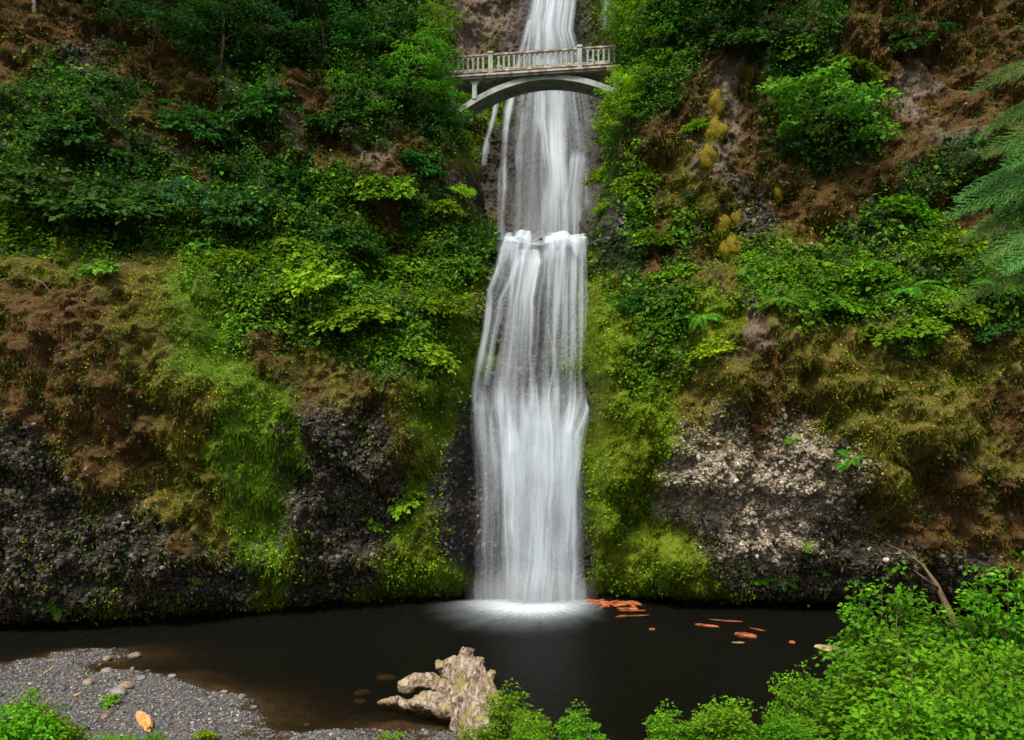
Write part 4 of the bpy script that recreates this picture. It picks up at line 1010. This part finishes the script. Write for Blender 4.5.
ced = tag(link('conifer', None, loc=(17.1, 24, -.2)), 'conifer reaching in at the right edge with drooping feathery boughs', 'tree')
b = MB(); b.tube([(0, 0, 0), (.1, 0, 8), (0, .1, 16), (0, 0, 26)], [.42, .33, .22, .06], 12, wob=.1); b.build('trunk', M['bark'], ced, smooth=True)
for k, (z_, az, s_) in enumerate([(21.3, -5, .85), (19.0, 12, .9), (17.7, -8, 1.0), (16.2, 10, .95), (15.0, -15, 1.0), (22.6, 20, .6), (20, 110, 1), (18, 160, 1), (16.5, 215, 1), (22, 250, .8), (20.3, -35, .85), (18.4, 35, .95), (17.0, -40, 1.0), (15.6, 30, .95), (16.0, 55, 1.0), (19.6, 62, .8), (18.2, -20, .95), (13.2, 80, 1.1), (12.2, 250, 1.1), (23.5, 130, .6), (24.5, 300, .45)]):
    c = link('bough', BM[k % 2], ced, (0, 0, z_)); c.rotation_euler = (R(rg.uniform(35, 62)), R(rg.uniform(-4, 8)), R(az)); c.scale = (s_,)*3

# ---- moss pillows on the right rib
M['pillow'] = simple_mat('moss pillow', [(.3, (.08, .06, .005)), (.7, (.30, .21, .012))], 12, .95, 1.0, bscale=40)
def pillow_mesh(seed):
    V = []; nn = 14; mm = 22
    for i in range(nn):
        ph = math.pi*i/(nn-1)
        for j in range(mm):
            th_ = 2*math.pi*j/mm; V.append((math.sin(ph)*math.cos(th_), math.sin(ph)*math.sin(th_), math.cos(ph)))
    V = np.array(V); r = 1+(fbm(V[:, 0]*1.8+seed, V[:, 1]*1.8+V[:, 2]*2.2, seed, 4)-.5)*.9; V = V*r[:, None]
    i = np.arange(nn-1)[:, None]*mm; j = np.arange(mm)[None]; j2 = (j+1) % mm
    Q = np.stack([i+j, i+mm+j, i+mm+j2, i+j2], -1).reshape(-1, 4)
    n0 = len(V); D = V/np.linalg.norm(V, axis=1)[:, None]
    idx = rg.integers(0, n0, 900); sV, sF, k = strand_geo(V[idx]*.97+rg.normal(size=(900, 3))*.06, D[idx]+rg.normal(size=(900, 3))*.3, rg.uniform(.12, .3, 900), .05, .8)
    return raw_mesh('moss_pillow', V, Q, smooth=True, mats=[M['pillow']]), raw_mesh('fuzz', sV, sF, {'var': np.repeat(rg.random(900), k)}, mats=[M['mossy']])
PM = [pillow_mesh(k) for k in range(3)]
for k, (px, py, w_, lab) in enumerate([(777, 93, 22, 'largest round golden green moss pillow on the upper right cliff'), (717, 104, 17, 'moss pillow on the left margin of the bare brown rock strip'), (716, 131, 14, 'moss pillow below the one beside the brown rock strip'),
        (708, 157, 15, 'orange yellow moss pillow over the dark hole in the rib'), (722, 224, 13, 'small moss pillow low on the grey rib of the right cliff'), (738, 217, 11, 'small moss pillow right of its neighbour on the grey rib'),
        (714, 239, 12, 'lowest left moss pillow of the grey rib'), (731, 247, 15, 'lowest right moss pillow of the grey rib'), (778, 192, 11, 'lone moss pillow right of the grey rib')]):
    P, n = hit(px, py); s_ = w_*.72*P[1]/FPX
    o = tag(link('moss_pillow', None, loc=P-n*s_*.2), lab, 'moss pillow'); o.scale = (s_, s_*.7, s_*1.15); o.rotation_euler = (0, 0, k*1.3)
    link('cushion', PM[k % 3][0], o); link('fuzz', PM[k % 3][1], o)

# ------------------------------------------------------------------ near shrubs between the viewpoint and the pool
def near(kind, px, topy, Y, r, label, squash=1.0, **k):
    x_, y_, z_ = W(px, topy, Y); g = float(ground_z(np.array([x_]), np.array([y_]))[0])
    H = z_-g
    if H/(1.55 if kind == 'front' else 1.25) > 1.5*r: kind = 'fronttall'; r = max(r, H/3.1/1.25)*.95
    o = plant(kind, (x_, y_, g), r, label, (0, 0, 1), 1.0, **k)
    top = {'front': 1.55, 'front2': 1.25, 'fronttall': 3.1}[kind]
    o.scale = (r, r, max(.3, H/top)*squash); return o
for a in [('front', 1012, 548, 13.0, 1.0, 'tall near shrub in the lower right corner reaching the picture edge'),
          ('front', 960, 592, 13.6, 1.0, 'near shrub left of the corner shrub, behind the leaning dead branch'),
          ('front2', 884, 566, 14.6, .8, 'near shrub with the highest tip, left of the leaning dead branch'),
          ('front2', 905, 628, 12.4, 1.15, 'bushy near shrub in the middle of the lower right thicket'),
          ('front', 985, 628, 11.0, 1.0, 'wide near shrub at the front of the lower right thicket'),
          ('front2', 868, 672, 12.6, .75, 'low near shrub below the pale floating log'),
          ('front', 797, 664, 13.8, .42, 'narrow near shrub at the left side of the lower right thicket'),
          ('front2', 930, 680, 10.0, .9, 'front near shrub at the bottom edge right of centre'),
          ('front', 1030, 660, 9.6, .9, 'closest near shrub at the bottom right corner'),
          ('front2', 790, 712, 12.0, .45, 'small near shrub at the bottom edge below the narrow one'),
          ('front2', 722, 694, 12.6, .62, 'isolated near shrub at the bottom edge over the dark pool'),
          ('front2', 668, 704, 12.8, .42, 'small near shrub at the bottom edge left of the isolated one'),
          ('front2', 580, 704, 13.2, .42, 'small near shrub at the bottom edge right of the root stump'),
          ('front', 510, 684, 13.8, .55, 'near shrub in front of the root stump'),
          ('front2', 534, 712, 12.6, .40, 'low near shrub at the bottom edge beside the stump shrub'),
          ('front2', 474, 722, 13.4, .35, 'lowest near shrub at the foot of the root stump'),
          ('front', 22, 684, 21.5, 1.1, 'light green shrub at the left edge of the gravel bank'),
          ('front2', 52, 706, 21.0, .9, 'low green shrub on the gravel bank right of the edge shrub'),
          ('front2', -8, 700, 20.0, 1.3, 'green shrub cut by the left picture edge on the gravel bank')]:
    near(*a)
def bank_sprig(px, py, w_, lab, kind='sprig'):
    p = WG(px, py, .15); g = float(ground_z(np.array([p[0]]), np.array([p[1]]))[0]); s_ = w_/2*p[1]/FPX
    plant(kind, (p[0], p[1], g), s_, lab)
for a in [(111, 706, 20, 'small green weed between the stones of the gravel bank'), (385, 737, 14, 'little weed on the gravel at the bottom edge left of the stump'), (398, 735, 12, 'second little weed on the gravel, nearer the stump'),
          (455, 712, 16, 'bright weed at the foot of the root stump'), (205, 738, 20, 'weed on the gravel at the bottom edge near the orange log')]:
    bank_sprig(*a)
# grass on the near bank, lower left
n = 42000; x = RNG.uniform(-17, -3, n); y = RNG.uniform(19.5, 25.4, n); e = fbm(x*.6, y*.6, 801, 3)
ok = (y < 23.7+1.6*(e-.4)*2+np.clip((-x-9)*.18, -2.5, 1)) & (np.abs(x) < y*.66); x, y = x[ok], y[ok]; n = len(x)
P = np.stack([x, y, ground_z(x, y)-.02], -1); D = UP+rnd_unit(n)*.35; D /= np.linalg.norm(D, axis=1)[:, None]
V, F, k = strand_geo(P, D, RNG.uniform(.25, .6, n), .022, .5, 3)
link('bank_grass', raw_mesh('bank_grass', V, F, {'var': np.repeat(RNG.random(n), k)}, mats=[M['leaf_front']]), kind='stuff', label='fresh green grass along the near bank at the lower left', category='grass')

# ------------------------------------------------------------------ driftwood stump with roots
sm, nt, out = mat_new('weathered stump'); t = NT(nt)
tc = t.n('ShaderNodeTexCoord').outputs['Object']; mp = t.n('ShaderNodeMapping', ins={'Vector': tc, 'Scale': (2.6, .45, 2.0)})
g = t.noise(mp.outputs[0], 2.2, 6, .6, 1.2); c = t.ramp(g, [(.34, (.025, .016, .012)), (.44, (.13, .088, .064)), (.56, (.28, .215, .16)), (.72, (.46, .39, .32))])
gn = t.n('ShaderNodeNewGeometry'); nz = t.n('ShaderNodeSeparateXYZ', ins={0: gn.outputs['Normal']})
ms = t.math('MULTIPLY', t.ramp(t.noise(tc, 1.3, 5), [(.52, 0.), (.60, 1.)]), t.math('MULTIPLY_ADD', nz.outputs[2], .9, .25, clamp=True), clamp=True)
c = t.mix(ms, c, t.ramp(t.noise(tc, 12, 4), [(.3, (.10, .09, .015)), (.7, (.30, .25, .04))]))
b_ = t.n('ShaderNodeBump', ins={'Height': g, 'Strength': .9, 'Distance': .07})
t.l(t.n('ShaderNodeBsdfPrincipled', ins={'Base Color': c, 'Roughness': .8, 'Normal': b_.outputs[0]}).outputs[0], out.inputs[0])
def SP(px, py, Y): return np.array(W(px, py, Y))
b = MB()
def rt(pts, rs, seed, n=14): b.tube(np.array([SP(*p) for p in pts]), rs, n, wob=.30, seed=seed)
rt([(498, 790, 22.5), (488, 752, 24.4), (478, 722, 26.0), (470, 694, 27.5), (466, 674, 28.4)], [.80, .82, .82, .76, .60], 1, 20)
rt([(470, 700, 27.2), (458, 680, 28.2), (444, 668, 28.6), (438, 664, 28.6)], [.55, .36, .25, .17], 2)
rt([(464, 690, 27.6), (446, 690, 27.6), (430, 680, 27.6), (414, 681, 27.5), (405, 687, 27.4), (404, 692, 27.4)], [.42, .28, .24, .22, .25, .16], 3)
rt([(466, 706, 26.8), (444, 706, 26.8), (424, 700, 26.9), (410, 703, 27.0)], [.5, .42, .30, .14], 4)
rt([(436, 704, 26.9), (414, 707, 27.2), (396, 701, 27.6), (378, 703, 28)], [.22, .16, .17, .07], 5, 10)
rt([(468, 676, 28.2), (466, 660, 28.6), (466, 650, 28.7), (474, 652, 28.7)], [.55, .34, .22, .13], 6)
rt([(474, 672, 28.2), (478, 660, 28.5), (484, 660, 28.4)], [.42, .24, .12], 7)
rt([(478, 690, 27.6), (486, 680, 27.8), (490, 674, 27.8), (492, 670, 27.8)], [.45, .26, .15, .14], 8, 10)
rt([(462, 672, 28.4), (452, 664, 28.6), (443, 666, 28.4)], [.4, .26, .17], 9)
rt([(474, 712, 26.4), (462, 722, 26.2), (456, 734, 26.0)], [.55, .4, .25], 10)
rt([(440, 668, 28.4), (437, 660, 28.5)], [.16, .10], 11, 8)
rt([(456, 692, 27.0), (448, 700, 26.9), (440, 698, 26.9)], [.3, .24, .12], 12, 8)
st = b.build('root_stump', sm, smooth=True); tag(st, 'weathered pale root stump with knobby roots and patches of moss lying at the pool edge', 'stump')
md = st.modifiers.new('remesh', 'REMESH'); md.mode = 'VOXEL'; md.voxel_size = .032; md.use_smooth_shade = True
md = st.modifiers.new('smooth', 'SMOOTH'); md.iterations = 3; md.factor = .5
tx = bpy.data.textures.new('gnarl', 'CLOUDS'); tx.noise_scale = .3; tx.noise_depth = 3
md = st.modifiers.new('gnarl', 'DISPLACE'); md.texture = tx; md.strength = .16; md.mid_level = .5; md.texture_coords = 'GLOBAL'
tx = bpy.data.textures.new('grain', 'CLOUDS'); tx.noise_scale = .12; tx.noise_depth = 2
md = st.modifiers.new('grain', 'DISPLACE'); md.texture = tx; md.strength = .05; md.mid_level = .5; md.texture_coords = 'GLOBAL'

# ------------------------------------------------------------------ logs, floating wood, branches, stones
M['wetwood'] = simple_mat('wet red wood', [(.36, (.09, .022, .008)), (.52, (.34, .085, .022)), (.68, (.48, .17, .06))], 3, .5, .4, stretch=(.5, 4, 4), bscale=10)
M['palewood'] = simple_mat('pale split wood', [(.36, (.16, .09, .05)), (.65, (.50, .36, .22))], 3, .7, .4, stretch=(.5, 4, 4))
M['orangelog'] = simple_mat('orange split log', [(.3, (.36, .16, .05)), (.6, (.62, .34, .14)), (.8, (.72, .48, .24))], 3, .7, .5, stretch=(.5, 4, 4))
M['stone'] = simple_mat('river stone', [(.3, (.09, .085, .085)), (.7, (.27, .25, .24))], 4, .8, .4)
M['brownstone'] = simple_mat('brown stone', [(.3, (.14, .10, .075)), (.7, (.32, .23, .17))], 4, .8, .4)
def splinter(L_, w_, h_, seed):
    """a split, tapered, slightly bent piece of log with broken ends"""
    r_ = np.random.default_rng(seed); k = 9; t_ = np.linspace(0, 1, k)
    V = []
    for i in range(k):
        f = (.35+.65*math.sin(math.pi*min(1, t_[i]*.8+.12))); yb = .06*L_*math.sin(t_[i]*3+seed)
        ring = np.array([(-.5, -.3), (-.2, .35), (.25, .5), (.5, .1), (.3, -.45), (-.15, -.5)])*(1+r_.normal(size=(6, 2))*.12)*f
        e = r_.uniform(-.05, .05, 6)*L_ if i in (0, k-1) else 0
        V.append(np.stack([np.full(6, (t_[i]-.5)*L_)+e, ring[:, 0]*w_+yb, ring[:, 1]*h_], 1))
    V = np.concatenate(V); i = np.arange(k-1)[:, None]*6; j = np.arange(6)[None]; j2 = (j+1) % 6
    F = np.stack([i+j, i+6+j, i+6+j2, i+j2], -1).reshape(-1, 4); F2 = np.array([[0, 1, 2, 3], [0, 3, 4, 5], [48+3, 48+2, 48+1, 48], [48+5, 48+4, 48+3, 48]])
    return V, np.concatenate([F, F2])
def wood(px, py, lpx, ang, mat, label, thick=.16, seed=0, name='wood_piece', cat='driftwood', group=None, z=-.02, pitch=0):
    p = WG(px, py, 0); L_ = lpx*p[1]/FPX
    # ang: on the water, degrees; foreshortening makes a steep piece look shorter
    V, F = splinter(L_, thick, thick*.7, seed)
    o = link(name, raw_mesh(name, V, F, mats=[mat]), loc=(p[0], p[1], z)); o.rotation_euler = (0, R(pitch), R(ang)); return tag(o, label, cat, group)
g_ = 'floating splinters in the raft right of the waterfall foot'; rw = random.Random(4)
for k in range(20):
    u = k/19; px = 590+46*u+rw.uniform(-2, 2); py = 601+3*u+rw.uniform(-1.5, 5.5)
    wood(px, py, rw.uniform(12, 24), rw.choice([-62, -50, -38, -70, 48, -25, 20, 80]), M['wetwood'], 'orange red splinter of wood in the floating raft right of the waterfall foot', .17, k, group=g_, z=-.01+.04*(k % 3), pitch=rw.uniform(-6, 6))
for a in [(632, 610, 26, -4, 'wetwood', 'long pale orange stick on top of the front of the floating raft', .12), (622, 616, 14, 22, 'wetwood', 'short orange splinter at the front edge of the floating raft', .14), (638, 615, 22, 8, 'wetwood', 'thin orange stick trailing right from the floating raft', .09),
          (707, 625, 24, -30, 'wetwood', 'orange wood piece floating left of the group under the right rock', .2), (726, 620, 32, -22, 'wetwood', 'long thin orange stick floating farthest back under the right rock', .10),
          (746, 635, 21, -48, 'wetwood', 'widest orange wood piece floating alone under the right rock', .36), (758, 629, 18, -55, 'wetwood', 'thin dark orange splinter floating right of the widest piece', .1),
          (738, 642, 13, -4, 'palewood', 'short pale stick floating below the widest orange piece', .10), (792, 642, 6, 0, 'wetwood', 'tiny red chip floating toward the right thicket', .2), (652, 629, 6, 10, 'wetwood', 'tiny red chip floating alone in the middle of the pool', .2)]:
    wood(a[0], a[1], a[2], a[3], M[a[4]], a[5], a[6], seed=a[0])
o = wood(838, 654, 50, -52, M['palewood'], 'pale split log floating beside the near shrubs at right', .42, 77, name='floating_log', cat='log', z=.12)
# orange log lying on the gravel
p = WG(143, 725, .15); V, F = splinter(1.8, .34, .30, 12); g = float(ground_z(np.array([p[0]]), np.array([p[1]]))[0])
o = link('split_log', raw_mesh('split_log', V, F, mats=[M['orangelog']]), loc=(p[0], p[1], g+.14)); o.rotation_euler = (0, 0, R(-60)); tag(o, 'orange split log lying on the gravel at the bottom left', 'log')
def stick(name, pts, r, mat, label, cat, n=7, extra=()):
    b = MB(); b.tube(np.array(pts), r, n, wob=.15, seed=len(label))
    for e, er in extra: b.tube(np.array(e), er, 5)
    o = b.build(name, mat, smooth=True); return tag(o, label, cat)
stick('dead_branch', [W(962, 640, 15.4), W(949, 612, 15.6), W(936, 584, 15.8), W(922, 564, 16), W(905, 552, 16.1), W(883, 542, 16.3)], [.085, .07, .045, .018, .010, .005], M['deadwood'], 'leaning dead branch rising out of the lower right thicket', 'branch', extra=[([W(938, 588, 15.7), W(924, 578, 15.6), W(915, 571, 15.6)], [.03, .02, .008])])
P0, n0 = hit(40, 282); q = lambda x_, y_: tuple(np.array(W(x_, y_, P0[1]-.45)))
stick('dead_branch', [q(33, 278), q(44, 284), q(52, 294), q(57, 307)], [.035, .03, .022, .01], M['deadwood'], 'bare dead branch lying on the brown moss of the left shoulder', 'branch', extra=[([q(41, 282), q(48, 281), q(60, 284)], [.02, .015, .008]), ([q(37, 280), q(40, 292)], [.018, .008])])
P0, n0 = hit(110, 50); q = lambda x_, y_: tuple(np.array(W(x_, y_, P0[1]-1.0)))
stick('dead_tree', [q(33, -20), q(35, 30), q(40, 78)], [.13, .12, .10], simple_mat('grey bark', [(.3, (.05, .048, .045)), (.7, (.19, .18, .17))], 6, .9, .5, stretch=(1, 1, .3)), 'grey dead tree standing against the rock in the top left corner', 'tree')
stick('bare_twig', [W(598, 745, 13), W(588, 737, 13), W(578, 728, 13.1)], [.012, .01, .004], M['deadwood'], 'thin bare twig at the bottom edge right of the stump shrubs', 'twig')
p = WG(50, 672, .1); b = [(p[0]-.8, p[1]+.1, .2), (p[0], p[1], .28), (p[0]+.7, p[1]+.5, .33)]
stick('stick', [(WG(44, 673, .3)), WG(51, 669, .35), WG(56, 663, .4)], [.03, .03, .02], M['orangelog'], 'thin brown stick lying on the upper gravel bank', 'stick')
stick('stick', [(WG(74, 696, .3)), WG(84, 691, .35)], [.035, .02], M['orangelog'], 'short orange stick on the gravel left of the mossy stone', 'stick')
def stone(px, py, wpx, label, mat='stone', seed=0, hz=.6, z=None):
    p = WG(px, py, 0.05); g = float(ground_z(np.array([p[0]]), np.array([p[1]]))[0]) if z is None else z
    nn, mm = 10, 14; V = []
    for i in range(nn):
        ph = math.pi*i/(nn-1)
        for j in range(mm): a = 2*math.pi*j/mm; V.append((math.sin(ph)*math.cos(a), math.sin(ph)*math.sin(a), math.cos(ph)))
    V = np.array(V); d1, _, idv = worley(V[:, 0]*1.1+seed*3.3, V[:, 1]*1.1+V[:, 2]*1.4+seed, seed); V = V*(1.0-.28*d1+.12*idv)[:, None]
    i = np.arange(nn-1)[:, None]*mm; j = np.arange(mm)[None]; j2 = (j+1) % mm
    s_ = wpx/2*p[1]/FPX; V = V*np.array([s_, s_*.8, s_*hz])
    o = link('stone', raw_mesh('stone', V, np.stack([i+j, i+mm+j, i+mm+j2, i+j2], -1).reshape(-1, 4), mats=[M[mat]]), loc=(p[0], p[1], g+s_*hz*.35)); o.rotation_euler = (0, 0, seed); return tag(o, label, 'stone')
for k, a in enumerate([(134, 654, 14, 'pale pointed stone standing in the water off the tip of the gravel spit'), (107, 658, 11, 'flat brown stone in the small inlet of the gravel bank', 'brownstone'), (107, 672, 13, 'round pale stone on the inner rim of the gravel bank'),
        (142, 681, 10, 'grey stone near the water on the gravel bank'), (126, 690, 18, 'broad flat brownish stone in the middle of the gravel bank', 'brownstone'), (88, 687, 12, 'dull brown stone left of the broad flat stone', 'brownstone'),
        (224, 690, 10, 'reddish stone at the water edge of the gravel bank', 'brownstone'), (242, 696, 9, 'small grey stone right of the reddish stone at the water edge'), (307, 715, 8, 'pale stone alone in the shallow water right of the gravel bank'),
        (254, 705, 9, 'grey stone at the outermost corner of the gravel bank'), (148, 668, 8, 'dark stone at the rim of the inlet', 'stone'), (118, 697, 20, 'stone patched with moss beside the small weed'), (172, 675, 9, 'small dark stone at the water edge right of the inlet'),
        (105, 722, 10, 'brown stone left of the orange split log', 'brownstone')]):
    stone(a[0], a[1], a[2], a[3], a[4] if len(a) > 4 else 'stone', k+1)
for k, (px, py, w_, lab) in enumerate([(362, 678, 19, 'brown sunken stone just under the water left of the stump, upper one'), (360, 686, 16, 'brown sunken stone just under the water left of the stump, lower one'), (386, 664, 22, 'long flat sunken stone behind the stump roots')]):
    stone(px, py, w_, lab, 'brownstone', 20+k, .22, z=-.55)
for k, (px, py, w_, lab) in enumerate([(869, 549, 7, 'pale stone stuck in the right rock above the near shrubs'), (886, 560, 7, 'white stone lower right of the pale one in the right rock'), (961, 567, 6, 'white round stone in the right rock near the leaning branch'), (811, 560, 9, 'whitish stone below the pale conglomerate'), (938, 357, 7, 'white stone on the brown moss of the right shoulder'), (917, 351, 8, 'pale stone left of the white one on the right shoulder'), (541, 240, 6, 'dark stone in the stream at the lip of the lower waterfall')]):
    P, n = hit(px, py) if px != 541 else (np.array(W(541, 238, 48.1)), np.array([0, -1, 0]))
    o = stone(px, max(py, 450), 10, lab, 'palestone' if False else ('stone' if px == 541 else 'brownstone'), 30+k, .8, z=0); s_ = w_/2*P[1]/FPX
    sc = s_/(5*WG(px, max(py, 450), .05)[1]/FPX); o.location = P-n*s_*.1; o.scale = (sc,)*3
    if px != 541: o.data.materials[0] = M.setdefault('white stone', simple_mat('white stone', [(.3, (.30, .27, .24)), (.7, (.58, .55, .50))], 4, .8, .4))
print('all done')
